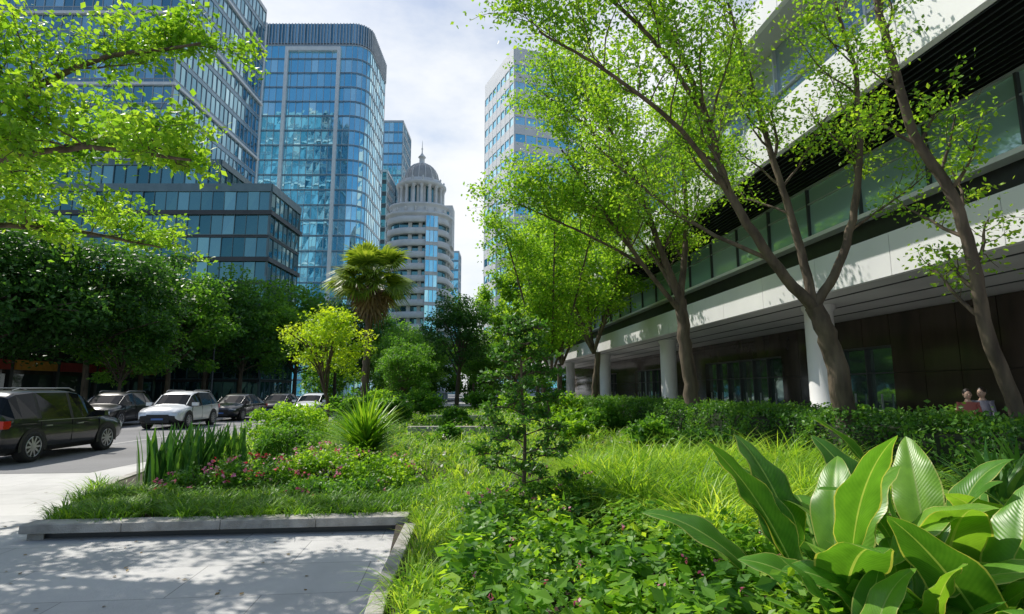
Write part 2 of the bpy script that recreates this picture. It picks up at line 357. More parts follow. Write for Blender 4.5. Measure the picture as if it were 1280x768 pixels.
# ------------------------------------------------------------------ curtain-wall towers
def wall(mb, p0, p1, z0, z1, fh, pw, gm, sm, fm, mull=0.12, mdep=0.15, band=0.28, bdep=0.1, rng=R, hmull=True, tilt=0.02):
    """CCW footprint: outside is to the right of p0->p1"""
    p0 = np.array(p0, float); p1 = np.array(p1, float); L = np.hypot(*(p1-p0)); d = (p1-p0)/L; nn = np.array([d[1], -d[0]])
    nu = max(1, round(L/pw)); nv = max(1, round((z1-z0)/fh)); du = L/nu; dv = (z1-z0)/nv
    i, j = np.meshgrid(np.arange(nu), np.arange(nv), indexing='ij'); i = i.ravel(); j = j.ravel(); m = len(i)
    def pt(u, v, o): return np.column_stack([p0[0]+d[0]*u+nn[0]*o, p0[1]+d[1]*u+nn[1]*o, z0+v])
    jt = rng.normal(size=(4, m))*tilt
    zb = j*dv+dv*band
    V = np.stack([pt(i*du, zb, jt[0]), pt((i+1)*du, zb, jt[1]), pt((i+1)*du, (j+1)*dv, jt[2]), pt(i*du, (j+1)*dv, jt[3])], 1).reshape(-1, 3)
    rn = rng.uniform(0, 1, m)**1.4
    mb.add(V, np.arange(4*m).reshape(-1, 4), gm, np.repeat(rn, 4))
    for q in range(nv): mb.obox(p0, p1, bdep+0.3, z0+q*dv, z0+q*dv+dv*band, sm, off=-0.3)
    if mull:
        for q in range(nu+1):
            c = p0+d*(q*du); mb.obox(c-d*mull/2, c+d*mull/2, mdep+0.2, z0, z1, fm, off=-0.2)
    if hmull:
        for q in range(nv): mb.obox(p0, p1, bdep+0.06+0.2, z0+q*dv+dv*band, z0+q*dv+dv*band+0.09, fm, off=-0.2)
def tower(name, foot, z1, mats, fh=3.8, pw=1.6, z0=0, crown=0.8, **kw):
    mb = MB(); n = len(foot)
    for k in range(n): wall(mb, foot[k], foot[(k+1) % n], z0, z1, fh, pw, 0, 1, 2, **kw)
    mb.add([(x, y, z1+0.02) for x, y in foot], [tuple(range(n))], 1)
    for k in range(n):
        mb.obox(foot[k], foot[(k+1) % n], 0.5, z1, z1+crown, 2, off=-0.35)
    return mb, mats
def rect(x0, x1, y0, y1): return [(x0, y0), (x1, y0), (x1, y1), (x0, y1)]
mb, mt = tower('t', rect(-84, -51, 80, 108), 79, ['g_teal', 'span', 'frame', 'frame_w'], fh=3.9, pw=1.5, mull=0.07, mdep=0.12, band=0.2)
for z in np.arange(0, 79, 3.9*3): mb.box(-84.35, -50.6, 79.6, 108.4, z+0.3, z+0.75, 3)
mb.build('glass_office_tower', mt)
mb, mt = tower('t', rect(-52, -26.4, 60, 68.5), 23.3, ['g_dark', 'dgrey', 'frame_t'], fh=2.6, pw=1.3, mull=0.05, mdep=.08, band=0.1, crown=0.9)
for z in (5.2, 10.4, 15.6, 20.8): mb.box(-52.25, -26.15, 59.75, 68.75, z-.15, z+.35, 1)
mb.build('glass_podium_building', mt)
mb, mt = tower('t', rect(-58, -37, 69, 78), 30, ['g_dark', 'span', 'frame_t'], fh=3.9, pw=1.5, mull=0.06, band=0.2)
mb.build('glass_annex_building', mt)
cr = 4
foot = [(-61,130)]+[(-35.4-cr+cr*math.sin(a), 130+cr-cr*math.cos(a)) for a in np.linspace(0, math.pi/2, 6)]+[(-35.4,148),(-61,148)]
mb, mt = tower('t', foot, 86, ['g_blue', 'span', 'frame', 'frame_w', 'dgrey', 'g_teal'], fh=3.7, pw=1.7, mull=0.09, mdep=0.1, band=0.10, crown=0.3, tilt=.03)
for a, b in zip(foot, foot[1:]+foot[:1]):
    wall(mb, a, b, 86.3, 92, 5.7, 0.8, 5, 4, 2, mull=0.2, mdep=0.3, band=0.06)
mb.add([(x, y, 91) for x, y in foot], [tuple(range(len(foot)))], 4)
mb.box(-55.8,-55.0,129.3,130.0,4,85.5,3); mb.box(-43.0,-42.2,129.3,130.0,4,85.5,3); mb.box(-55.0,-43.0,129.3,130.0,84.5,85.5,3)
mb.box(-61.2,-60.7,129.5,130.05,0,92,3)
mb.build('blue_glass_tower', mt)
mb, mt = tower('t', rect(-45.5,-37.5,185,200), 93, ['g_blue', 'span', 'frame'], fh=3.8, pw=1.6, band=0.15); mb.build('slim_blue_tower', mt)
mb, mt = tower('t', rect(-47,-39.5,172,184), 70, ['g_dark', 'dgrey', 'frame'], fh=3.8, pw=1.8, band=0.35); mb.build('dark_office_tower', mt)
mb, mt = tower('t', rect(-26,-22,230,240), 58, ['g_blue', 'span', 'frame'], fh=3.8, pw=1.6, band=0.2); mb.build('distant_blue_tower', mt)
foot = [(0.5,115),(15,120),(8,140),(-6.5,131)]
mb, mt = tower('t', foot, 72, ['g_blue', 'white', 'white'], fh=3.9, pw=2.6, mull=0.3, mdep=0.15, band=0.55, bdep=0.12, crown=4.0, hmull=False)
mb.build('white_office_tower', mt)

# ------------------------------------------------------------------ domed building
mb = MB(); cx, cy = -18.6, 112.0
def sel(r, n, p, sx, sy):
    th = np.linspace(0, 2*np.pi, n, endpoint=False); c, s = np.cos(th), np.sin(th)
    return np.column_stack([cx+sx*r*np.sign(c)*np.abs(c)**p, cy+sy*r*np.sign(s)*np.abs(s)**p])
def ring(rows, mat, smooth=True, n=64, p=0.6, bul=None):
    V = []
    for r, z in rows:
        q = sel(r, n, p, 1, 1)
        if bul is not None:
            th = np.linspace(0, 2*np.pi, n, endpoint=False); k = 1+bul*np.maximum(0, np.cos(3*(th+math.pi/2)))**1.5
            q = np.column_stack([cx+(q[:, 0]-cx)*k, cy+(q[:, 1]-cy)*k])
        V.append(np.column_stack([q, np.full(n, z)]))
    V = np.concatenate(V); i = np.arange(len(rows)-1)[:, None]*n; j = np.arange(n)[None, :]; k = (j+1) % n
    mb.add(V, np.stack([i+j, i+k, i+n+k, i+n+j], -1).reshape(-1, 4), mat, 0.5, smooth)
fh = 2.32
for f in range(15):
    z = f*fh
    ring([(5.6, z), (5.6, z+fh)], 1, n=48)
    ring([(5.4, z+1.15), (6.2, z+1.15), (6.25, z+1.2), (6.25, z+fh-0.02), (6.15, z+fh+0.03), (6.0, z+fh), (6.0, z+1.6), (5.4, z+1.6)], 0, bul=0.10)
    for a in np.arange(0, 2*math.pi, math.pi/9):
        q = (cx+5.75*math.cos(a), cy+5.75*math.sin(a)); mb.box(q[0]-.35, q[0]+.35, q[1]-.35, q[1]+.35, z-0.4, z+1.2, 0)
for f in range(12):
    wall(mb, (cx+2.2, cy-7.0), (cx+4.4, cy-6.3), f*2.9, (f+1)*2.9, 2.9, 0.75, 2, 0, 3, mull=0.08, band=0.2)
mb.box(cx+2.2, cx+4.3, cy-6.25, cy-4, 0, 34.8, 0)
ring([(6.4,34.6),(6.6,35.2),(6.8,35.3),(6.8,35.8),(6.0,35.9),(5.8,36.0),(5.8,37.2),(6.1,37.4),(6.1,37.8),(4.0,37.9)], 0, p=0.75)
for a in np.arange(0, 2*math.pi, math.pi/10):
    x, y = cx+6.4*math.cos(a), cy+6.4*math.sin(a); mb.lathe([(0.0,35.8),(0.28,35.8),(0.2,36.5),(0.32,36.7),(0.0,37.0)], 8, (x, y), 0)
mb.lathe([(3.5,37.8),(3.5,42.6)], 40, (cx, cy), 1)
for a in np.arange(0, 2*math.pi, math.pi/9):
    x, y = cx+4.5*math.cos(a), cy+4.5*math.sin(a)
    mb.lathe([(0.42,37.8),(0.42,38.1),(0.30,38.2),(0.27,41.6),(0.4,41.8),(0.4,42.1)], 10, (x, y), 0)
    x, y = cx+3.55*math.cos(a+.17), cy+3.55*math.sin(a+.17); mb.box(x-.25, x+.25, y-.25, y+.25, 37.9, 42, 0)
mb.lathe([(3.2,42.0),(4.9,42.1),(5.1,42.5),(5.1,42.8),(4.5,42.9),(4.3,43.0),(4.3,43.6),(3.9,43.7),(3.4,43.75)], 40, (cx, cy), 0)
for a in np.arange(0, 2*math.pi, math.pi/7): 
    x, y = cx+4.6*math.cos(a), cy+4.6*math.sin(a); mb.lathe([(0.0,42.8),(0.25,42.8),(0.15,43.3),(0.22,43.6),(0,43.9)], 6, (x, y), 0)
mb.lathe([(3.5,43.7),(3.45,44.6),(3.2,45.6),(2.7,46.5),(2.0,47.2),(1.2,47.7),(0.7,47.9)], 40, (cx, cy), 4)
for a in np.arange(0, 2*math.pi, math.pi/8):
    c, s = math.cos(a), math.sin(a); mb.tube([(cx+r*c, cy+r*s, z) for r, z in [(3.55,43.7),(3.5,44.6),(3.25,45.6),(2.75,46.55),(2.0,47.25),(1.1,47.75)]], 0.09, 5, 0)
mb.lathe([(0.85,47.8),(0.85,48.0),(0.55,48.1),(0.55,49.2),(0.8,49.3),(0.7,49.5),(0.35,49.9),(0.12,50.3),(0.1,51.0),(0.2,51.2),(0.08,51.4),(0.03,53)], 16, (cx, cy), 0)
mb.box(cx+4.6, cx+6.7, cy-2, cy+2, 30, 38.4, 0); mb.box(cx+4.2, cx+6.0, cy-2.3, cy-2.0, 31, 37, 1)
mb.build('domed_apartment_tower', ['white_wall', 'g_dark', 'g_blue', 'frame_w', 'dome'])

# ------------------------------------------------------------------ right-hand modern building (local x = distance from axis, y = along street)
TH = rad(6.0)
mb = MB(); mats = ['white', 'soffit', 'bronze', 'g_green', 'black', 'g_silver', 'g_door', 'frame', 'dgrey']
Y0, Y1 = -14, 78
mb.box(17.3, 34, Y0, Y1, 0, 13.3, 8)
yy = Y0
doors = [(20.5, 24.5), (29, 36.5), (44.5, 51), (58, 64), (8, 13.5)]
while yy < Y1:
    w = 1.5; dd = [d for d in doors if yy+w > d[0] and yy < d[1]]
    if not dd:
        mb.box(17.0, 17.3, yy+0.012, yy+w-0.012, 0.0, 2.4, 2); mb.box(17.0, 17.3, yy+0.012, yy+w-0.012, 2.42, 4.7, 2)
    else:
        mb.box(17.0, 17.3, yy+0.012, yy+w-0.012, 3.5, 4.7, 2)
        jt = R.normal(size=2)*.012
        mb.add([(17.25+jt[0],yy,0.05),(17.25+jt[1],yy+w,0.05),(17.25+jt[1],yy+w,3.4),(17.25+jt[0],yy,3.4)], [(0,3,2,1)], 6, R.uniform(0, 1))
        mb.box(17.05, 17.3, yy-0.03, yy+0.03, 0, 3.5, 8); mb.box(17.04, 17.29, yy, yy+w, 3.42, 3.5, 8); mb.box(17.06, 17.29, yy, yy+w, 2.4, 2.45, 8); mb.box(17.06, 17.29, yy, yy+w, 0.0, 0.12, 8)
        mb.box(16.98, 17.05, yy+.70, yy+.73, .9, 1.6, 7)
    yy += w
mb.box(11.2, 17.2, Y0, Y1, 4.72, 4.85, 1)      # soffit
for x in (12.3, 13.9, 15.4): mb.box(x, x+0.05, Y0, Y1, 4.69, 4.719, 8)
y = Y0
while y < Y1:                                   # white fascia panels
    mb.box(11.0, 11.18, y+0.010, y+2.990, 4.62, 5.68, 0); y += 3
mb.box(11.181, 17, Y0, Y1, 4.87, 5.6, 8)
mb.box(11.05, 12.0, Y0, Y1, 5.682, 5.74, 0)
mb.box(12.0, 17.0, Y0, Y1, 5.75, 6.8, 4)
mb.box(11.6, 12.0, Y0, Y1, 6.62, 6.74, 0)
y = Y0
while y < Y1:
    j = R.normal(size=4)*0.008
    mb.add([(11.8+j[0],y,6.75),(11.8+j[1],y+2.4,6.75),(11.8+j[2],y+2.4,8.38),(11.8+j[3],y,8.38)], [(0,3,2,1)], 3, R.uniform(0, 1))
    mb.box(11.70, 11.87, y-0.03, y+0.03, 6.75, 8.38, 8); y += 2.4
mb.box(11.95, 17, Y0, Y1, 6.81, 8.5, 8)
mb.box(11.69, 11.86, Y0, Y1, 8.38, 8.44, 7); mb.box(11.72, 11.86, Y0, Y1, 7.85, 7.885, 7)
mb.box(9.3, 13.0, Y0, Y1, 8.56, 8.6, 4)         # dark louvred soffit
for x in np.arange(9.35, 11.6, 0.2): mb.box(x, x+0.05, Y0, Y1, 8.45, 8.559, 4)
y = Y0
while y < Y1:
    mb.box(9.1, 9.28, y+0.015, y+3.985, 8.42, 9.8, 0); y += 4
mb.box(9.281, 17.0, Y0, Y1, 8.61, 9.78, 8)
y = Y0
while y < Y1:
    j = R.normal(size=4)*0.008
    mb.add([(10.2+j[0],y,9.8),(10.2+j[1],y+2.0,9.8),(10.2+j[2],y+2.0,12.6),(10.2+j[3],y,12.6)], [(0,3,2,1)], 5, R.uniform(0, 1))
    mb.box(10.1, 10.26, y-0.04, y+0.04, 9.8, 12.6, 7); y += 2.0
mb.box(10.12, 10.24, Y0, Y1, 11.0, 11.08, 7)
mb.box(10.3, 17.2, Y0, Y1, 9.8, 12.6, 8)
y = Y0
while y < Y1:
    mb.box(9.1, 9.28, y+0.015, y+3.985, 12.6, 13.5, 0); y += 4
mb.box(9.281, 17.29, Y0, Y1, 12.62, 13.4, 1)
for k in range(-1, 5):
    y = 18.9+14.4*k
    if y > Y1-2: break
    mb.lathe([(0.52,0.0),(0.52,0.12),(0.47,0.14),(0.47,4.5),(0.55,4.6),(0.55,4.718)], 36, (13.0, y), 0)
mb.build('modern_office_building', mats, rz=TH)

mb = MB()
mb.box(-52,-36,28,58,0,6.5,0)
for i, y in enumerate(np.arange(28.4, 57, 4.2)):
    mb.box(-36,-35.85,y,y+3.7,0.3,2.9,1); mb.box(-35.98,-35.6,y,y+3.8,3.2,3.9,2 if i % 3 == 0 else 3); mb.box(-36,-35.7,y-0.3,y,0,4.2,4)
    mb.box(-36,-35.9,y+.6,y+2.8,4.5,5.8,1)
mb.build('shop_building', ['bronze', 'g_black', pm('sign_orange', (0.6, 0.25, 0.03), rough=0.5), pm('sign_red', (0.35, 0.04, 0.03), rough=0.5), 'dgrey'])

# ------------------------------------------------------------------ trees: right row
axis_ok = lambda P: (P[:, 0]*math.cos(TH)+P[:, 1]*math.sin(TH)) < np.where(P[:, 2] > 8.2, 8.9, 10.7)
make_tree('street_tree', [
    ([(6.55,11.2,0),(6.5,11.2,1.2),(6.3,11.2,2.5),(6.0,11.2,3.4)], 0.23, 0.17, 0),
    ([(6.02,11.2,3.3),(5.2,11.1,4.3),(4.35,11.0,5.7),(4.0,10.9,7.1),(3.4,10.8,8.6),(2.4,10.6,10.2)], 0.12, 0.03, 1.3),
    ([(6.02,11.2,3.3),(5.9,11.4,4.8),(5.6,11.6,6.6),(5.3,11.8,8.6),(5.0,12.0,10.6)], 0.10, 0.03, 1.1),
    ([(6.02,11.2,3.35),(6.6,11.1,4.4),(7.0,11.0,6.0),(7.0,10.8,8.0),(6.6,10.6,9.6)], 0.10, 0.03, 0.8),
    ([(4.35,11.0,5.7),(3.2,10.4,6.8),(1.8,10.0,7.7),(0.5,9.8,8.4)], 0.06, 0.02, 1.1),
    ([(4.0,10.9,7.1),(2.8,10.2,8.4),(1.2,9.6,9.4),(-0.2,9.3,9.3)], 0.05, 0.02, 1.2),
    ([(5.2,11.1,4.3),(4.1,11.9,5.2),(3.0,12.6,6.4),(2.0,13.0,7.6)], 0.05, 0.02, 0.8),
    ], 11, n1=13, n2=8, len1=2.0, len2=0.9, per=48, ls=0.095, clump=0.16, t0=0.33, bias=(-0.15, 0, 0.1), xmax=axis_ok)
make_tree('street_tree', [
    ([(5.85,18.5,0),(5.75,18.5,2),(5.6,18.5,3.6),(5.55,18.5,4.7)], 0.25, 0.18, 0),
    ([(5.55,18.5,4.6),(4.8,18.4,6.8),(4.0,18.3,9.2),(2.8,18.2,11.4)], 0.13, 0.03, 1.3),
    ([(5.55,18.5,4.6),(5.9,18.8,6.9),(6.0,19,9.4),(5.5,19.2,11.6)], 0.12, 0.03, 0.9),
    ([(5.58,18.5,4.2),(4.2,18.0,5.8),(2.8,17.6,7.6),(1.6,17.4,9.4)], 0.09, 0.03, 1.3),
    ([(4.2,18.0,5.8),(2.6,17.8,6.6),(1.2,17.6,7.2),(0.2,17.4,7.6)], 0.05, 0.02, 1.0),
    ([(4.0,18.3,9.2),(2.4,18,10.6),(1.0,17.8,11.6)], 0.06, 0.02, 1.0),
    ([(5.55,18.5,4.6),(4.9,19.5,6.5),(3.8,20.6,8.5)], 0.08, 0.03, 1.0),
    ], 12, n1=13, n2=8, len1=2.4, len2=1.1, per=50, ls=0.13, clump=0.24, t0=0.25, bias=(-0.15, 0, 0.05), xmax=axis_ok)
def medtree(seed, x, y, H, spread, leaf='leaf_lime', per=50, ls=0.15, n1=11, name='street_tree', trunk=0.2, bias=(-.05, 0, .05), cl=0.3, f0=0.3):
    r = np.random.default_rng(seed); f = H*f0
    L = [([(x, y, 0), (x+r.normal()*.1, y, f*.5), (x+r.normal()*.15, y, f)], trunk, trunk*.75, 0)]
    b = np.array([x, y, f-0.05])
    for k in range(5):
        a = k*2*math.pi/5+r.uniform(-.4, .4); s = spread*r.uniform(.45, .8); h = H*r.uniform(.78, 1)
        d = np.array([math.cos(a), math.sin(a), 0])
        L.append(([b, b+d*s*.45+np.array([0, 0, (h-f)*.35]), b+d*s*.8+np.array([0, 0, (h-f)*.7]), b+d*s+np.array([0, 0, h-f-.8])], trunk*.5, .03, 1))
    return make_tree(name, L, seed, n1=n1, n2=7, len1=spread*.5, len2=spread*.24, per=per, ls=ls, clump=cl, leaf=leaf, t0=0.12, bias=bias, xmax=axis_ok)
medtree(21, 4.45, 31, 14, 4.6, per=60, ls=0.20, f0=.27)
medtree(22, 3.4, 39, 14, 4.6, per=50, ls=0.25, f0=.25)
medtree(23, 2.2, 50, 14, 4.6, per=45, ls=0.3, f0=.22)
medtree(24, 0.4, 64, 14, 4.6, per=40, ls=0.36, f0=.2)
medtree(26, 1.7, 25, 10.5, 3.0, per=50, ls=0.16, n1=10, trunk=0.11, f0=.22)
make_tree('leaning_tree', [
    ([(7.9,8.7,0),(7.65,8.7,1.3),(7.3,8.7,2.6),(7.2,8.7,3.8),(6.98,8.7,4.9),(6.6,8.8,5.8),(6.35,8.8,7.2),(6.15,8.8,8.6),(6.0,8.8,9.8)], 0.115, 0.05, 1.0),
    ], 31, n1=16, n2=6, len1=1.2, len2=0.6, per=36, ls=0.09, clump=0.13, t0=0.25, hz=0.9)
make_tree('overhanging_tree', [
    ([(-10.6,8.4,0),(-10.5,8.4,1.8),(-10.2,8.3,3.2),(-9.7,8.2,4.2)], 0.24, 0.17, 0),
    ([(-9.7,8.2,4.1),(-8.2,8.0,4.9),(-6.4,8.0,5.3),(-4.8,8.1,5.15)], 0.08, 0.02, 1.3),
    ([(-9.7,8.2,4.1),(-8.6,8.6,5.9),(-7.2,8.9,7.2),(-5.4,9.1,7.7)], 0.10, 0.02, 1.2),
    ([(-9.7,8.2,4.1),(-9.0,7.0,5.2),(-8.2,6.2,6.2),(-7.4,5.6,6.6)], 0.09, 0.02, .6),
    ([(-9.7,8.2,4.1),(-9.6,9.4,5.4),(-8.4,10.4,6.4),(-7.0,11,6.6)], 0.10, 0.02, 1.2),
    ([(-9.7,8.2,4.1),(-9.6,9.6,4.6),(-8.8,11,4.9),(-7.6,12,4.8)], 0.08, 0.02, 1.0),
    ([(-9.7,8.2,4.1),(-9.9,8.0,6.5),(-9.4,7.8,8.2)], 0.10, 0.02, 0.8),
    ], 41, n1=12, n2=7, len1=1.4, len2=0.8, per=50, ls=0.12, clump=0.14, t0=0.22, up1=0.02, flat=0.35, leaf='leaf_lime')

# ------------------------------------------------------------------ trees: left & background
tA = bg_tree('broadleaf_tree', 1, 13.0, 5.6, 'leaf_dark', ls=0.33, nc=130, per=140, cr=0.24, crown0=.16)
tA.location = (-30, 32, 0.13)
tB = bg_tree('broadleaf_tree', 2, 11.5, 4.6, 'leaf_mid', ls=0.33, nc=105, per=130, cr=0.25, crown0=.18)
tB.location = (-26.5, 44, 0.13)
inst(tA, (-27.5, 37, 0.13), 2.1, (1.0, 1.0, 0.98)); inst(tA, (-33, 27, 0.13), 4.0, (1.05, 1.05, 1.05)); inst(tA, (-36, 36, 0.13), 1.0, 1.15)
inst(tA, (-28, 52, 0.13), 0.5, 1.0); inst(tB, (-26, 55, 0.13), 2.5, 1.1); inst(tB, (-25, 66, 0.13), 1.2, 1.2); inst(tA, (-24, 78, 0.13), 3.2, 1.15)
inst(tB, (-25.9, 38, 0.13), 3.7, (0.6, 0.6, 0.68)); inst(tB, (-31, 48, 0.13), 3.9, 1.05); inst(tA, (-32, 60, 0.13), 5, 1.0)
inst(tB, (-18, 84, 0), 0.3, 1.1); inst(tA, (-14, 92, 0), 1.3, 0.9); inst(tB, (-6, 90, 0), 2.0, 1.0); inst(tB, (2, 88, 0), 4.0, 1.05); inst(tB, (-12, 74, 0), 4.3, 0.8)
rgm = np.random.default_rng(99); mb = MB()
for x in np.arange(-34, 16, 3.2): dense_crown(mb, rgm, (x, 100+rgm.uniform(-3, 3), 3.6), (3.0, 2.5, rgm.uniform(3.4, 5.2)), 24, 70, .55, 0, .32)
mb.build('distant_trees', ['leaf_mid'])
tC = bg_tree('round_tree', 3, 10.8, 2.9, 'leaf_dark', ls=0.26, nc=85, per=120, cr=0.28, crown0=0.2); tC.location = (-5.0, 52, 0.1)
tD = bg_tree('yellow_tree', 5, 5.3, 1.75, 'leaf_yellow', ls=0.13, nc=64, per=110, cr=0.25, trunk=0.09, crown0=0.3); tD.location = (-7.75, 24, 0.1)
inst(tB, (-8.8, 46, 0.1), 1.1, 0.55, 'garden_tree'); inst(tB, (-7.2, 38, 0.1), 2.2, 0.42, 'garden_tree'); inst(tB, (-9.8, 60, 0.1), 3.0, 0.65, 'garden_tree'); inst(tB, (-2.4, 60, 0.1), 0.3, 0.6, 'garden_tree')

def fan_palm(name, loc, H, seed):
    rng = np.random.default_rng(seed); mb = MB()
    z = np.linspace(0, H, 40); rr = 0.20+0.03*np.cos(z*18)+0.06*(z > H-1.6)
    mb.tube(np.column_stack([0.15*np.sin(z/4), 0*z, z]), rr, 12, 0)
    def frond(el, az, pet, fl, mat, nb=22, dr=0.2):
        d = np.array([math.cos(el)*math.cos(az), math.cos(el)*math.sin(az), math.sin(el)])
        o = np.array([0.15*math.sin(H/4), 0, H-0.1]); e = o + d*pet - np.array([0, 0, 0.08*pet])
        mb.tube([o, (o+e)/2+np.array([0, 0, .05]), e], [0.03, 0.022, 0.015], 4, mat)
        s = nrm(np.cross(d, (0, 0, 1.0))); up = np.cross(s, d); ro = rng.uniform(-.7, .7); s = nrm(s*math.cos(ro)+up*math.sin(ro)); up = np.cross(s, d)
        for a in np.linspace(-1.75, 1.75, nb):
            u = d*math.cos(a)+s*math.sin(a); L = fl*(0.75+0.25*math.cos(a))*rng.uniform(0.9, 1.1)
            w = nrm(np.cross(u, up))*0.042*fl/0.9
            p0 = e; p1 = e+u*L*0.6+up*0.05; p2 = e+u*L-np.array([0, 0, dr*L])
            rv = rng.uniform(0, 1)
            mb.add([p0-w*.3, p0+w*.3, p1+w, p1-w], [(0, 1, 2, 3)], mat, rv); mb.add([p1-w, p1+w, p2], [(0, 1, 2)], mat, rv)
    for i in range(72):
        el = math.asin(rng.uniform(-0.5, 1)); frond(el, rng.uniform(0, 6.28), rng.uniform(0.9, 1.6), rng.uniform(1.1, 1.35), 1)
    for i in range(46): frond(rng.uniform(-1.45, -0.6), rng.uniform(0, 6.28), rng.uniform(.6, 1.5), 1.1, 2, 12)
    return mb.build(name, ['bark', 'palm', 'dead'], loc)
fan_palm('fan_palm', (-7.75, 30, 0.1), 7.6, 5)

lim = [([(0.12,7.2,0.1),(0.16,7.2,1.0),(0.12,7.2,1.9),(0.1,7.2,2.65)], 0.03, 0.008, 0)]
for i in range(28):
    z = 0.62+1.9*i/27; a = i*2.4; L = 0.66*(1-0.75*(i/27))+0.07
    lim.append(([(0.13,7.2,z),(0.13+math.cos(a)*L*.5,7.2+math.sin(a)*L*.5,z+.08),(0.13+math.cos(a)*L,7.2+math.sin(a)*L,z+.05)], 0.009, 0.003, 1))
make_tree('young_tree', lim, 51, n1=5, n2=3, len1=0.2, len2=0.12, per=16, ls=0.062, clump=0.035, leaf='leaf_hedge', t0=0.3, flat=0.4, up1=0.03)

# ------------------------------------------------------------------ hedge
def hedge(name, D0, D1, s0, s1, H, n, ls, leaf, seed):
    rng = np.random.default_rng(seed); mb = MB()
    s = rng.uniform(s0, s1, n); k = rng.uniform(0, 1, n)
    W = D1-D0; per = H+W+H*0.2
    q = k*per; D = np.where(q < H, D0, np.where(q < H+W, D0+(q-H), D1)); Z = np.where(q < H, q, np.where(q < H+W, H, H*rng.uniform(0, 1, n)))
    lump = 0.14*np.sin(s*2.3+D*2)+0.10*np.sin(s*5.1+Z*4)+0.06*np.sin(s*11+Z*9)
    D = np.where(q < H, D-lump-rng.exponential(0.05, n), D); Z = np.where((q >= H), Z+lump*0.5+rng.exponential(0.035, n), Z)
    D += rng.normal(size=n)*0.05; Z += rng.normal(size=n)*0.03
    P = np.column_stack([D, s, Z+0.1])
    leaves(mb, P, ls, 1, 0.25+lump*1.2+rng.uniform(0, 0.6, n), rng=rng, spread=1.2)
    mb.box(D0+0.12, D1-0.1, s0+0.1, s1-0.1, 0.1, H-0.08, 0)
    return mb.build(name, [pm('hedge_core', (0.02, 0.035, 0.012), rough=0.9), leaf], rz=TH)
hedge('hedge', 7.3, 8.9, 5.5, 34, 1.12, 56000, 0.085, 'leaf_hedge', 5)

# ------------------------------------------------------------------ planting, left bed
rng = np.random.default_rng(3)
def tufts(mb, poly, nc, per, sd, h0, h1, w, lean, droop, mat, rng, tone=(0, .6), S=4, z=.1):
    """clumps whose blades arch outward from the clump centre"""
    C = scat(poly, nc, z, rng); nc = len(C); off = rng.normal(size=(nc, per, 2))*sd
    P = np.repeat(C[:, None, :], per, 1); P[:, :, :2] += off; az = np.arctan2(off[..., 1], off[..., 0])+rng.normal(size=(nc, per))*.5
    hh = rng.uniform(h0, h1, nc)[:, None]*rng.uniform(.55, 1.1, (nc, per)); tn = rng.uniform(tone[0], tone[1], nc)[:, None]+rng.uniform(0, .4, (nc, per))
    n = nc*per
    blades(mb, P.reshape(-1, 3), hh.ravel(), w*rng.uniform(.6, 1.2, n), rng.uniform(lean[0], lean[1], n), rng.uniform(droop[0], droop[1], n), mat, tn.ravel(), rng=rng, az=az.ravel(), S=S)
mb = MB()
tufts(mb, [(-5.6,7.2),(-1.5,7.62),(-1.2,9.0),(-6.4,9.2),(-6.9,10.2),(-7.05,10.0)], 320, 34, .07, .25, .42, .017, (.4, 1.1), (.3, .7), 0, rng)
mb.build('border_grass', ['grass_green'])
mb = MB()
for (cx_, cy_, k) in [(-6.2,10.3,50),(-5.8,10.6,50),(-5.35,10.4,50),(-5.0,10.7,36),(-5.6,10.0,34)]:
    b = np.column_stack([cx_+rng.normal(size=k)*.15, cy_+rng.normal(size=k)*.15, np.full(k, .1)])
    blades(mb, b, rng.uniform(.6, 1.12, k), rng.uniform(.07, .10, k), rng.uniform(.05, .38, k), 0.02, 0, rng=rng, S=5, prof=0.6)
mb.build('snake_plant', ['snake'])
def shrub(name, c, r3, nc, per, ls, leaf, seed, flower=None, nf=0, fs=0.05):
    rg = np.random.default_rng(seed); mb = MB()
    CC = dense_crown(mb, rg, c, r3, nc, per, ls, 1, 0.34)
    for cc in CC[::3]: mb.tube([(c[0], c[1], 0.08), (np.array(c)+cc)/2*np.array([1, 1, .8]), cc], [.02, .012, .004], 4, 0)
    ms = ['bark', leaf]
    if flower:
        for fi, fm in enumerate(flower):
            ms.append(fm); v = nrm(rg.normal(size=(nf, 3))); v[:, 2] = np.abs(v[:, 2]); v = nrm(v+np.array([0, -.2, .2]))
            P = np.array(c)+v*np.array(r3)*rg.uniform(1.0, 1.2, nf)[:, None]
            for k in range(5): leaves(mb, P+rg.normal(size=P.shape)*0.012, fs, 2+fi, rg.uniform(0, 1, nf), spread=.7, aspect=.4, rng=rg)
    return mb.build(name, ms)
shrub('rounded_shrub', (-4.55,11.9,.62), (.58,.55,.55), 50, 120, .065, 'leaf_mid', 61)
shrub('rounded_shrub', (-5.3,13.6,.8), (.8,.8,.7), 50, 120, .085, 'leaf_lime', 62)
shrub('flowering_shrub', (-4.25,9.6,.3), (.75,.55,.38), 46, 100, .06, 'leaf_mid', 63, ['pink', 'red'], 26, .05)
shrub('flowering_shrub', (-3.2,9.9,.36), (.7,.6,.46), 46, 100, .065, 'leaf_lime', 64, ['pink', 'whitef'], 28, .045)
shrub('flowering_shrub', (-2.2,9.6,.3), (.7,.6,.42), 46, 100, .065, 'leaf_lime', 65, ['pink', 'whitef'], 14, .045)
shrub('flowering_shrub', (-4.9,9.2,.22), (.6,.4,.3), 30, 90, .055, 'leaf_mid', 66, ['pink'], 18, .05)
shrub('flowering_shrub', (-2.7,8.9,.2), (.9,.35,.28), 36, 90, .06, 'leaf_mid', 67, ['pink'], 14, .045)
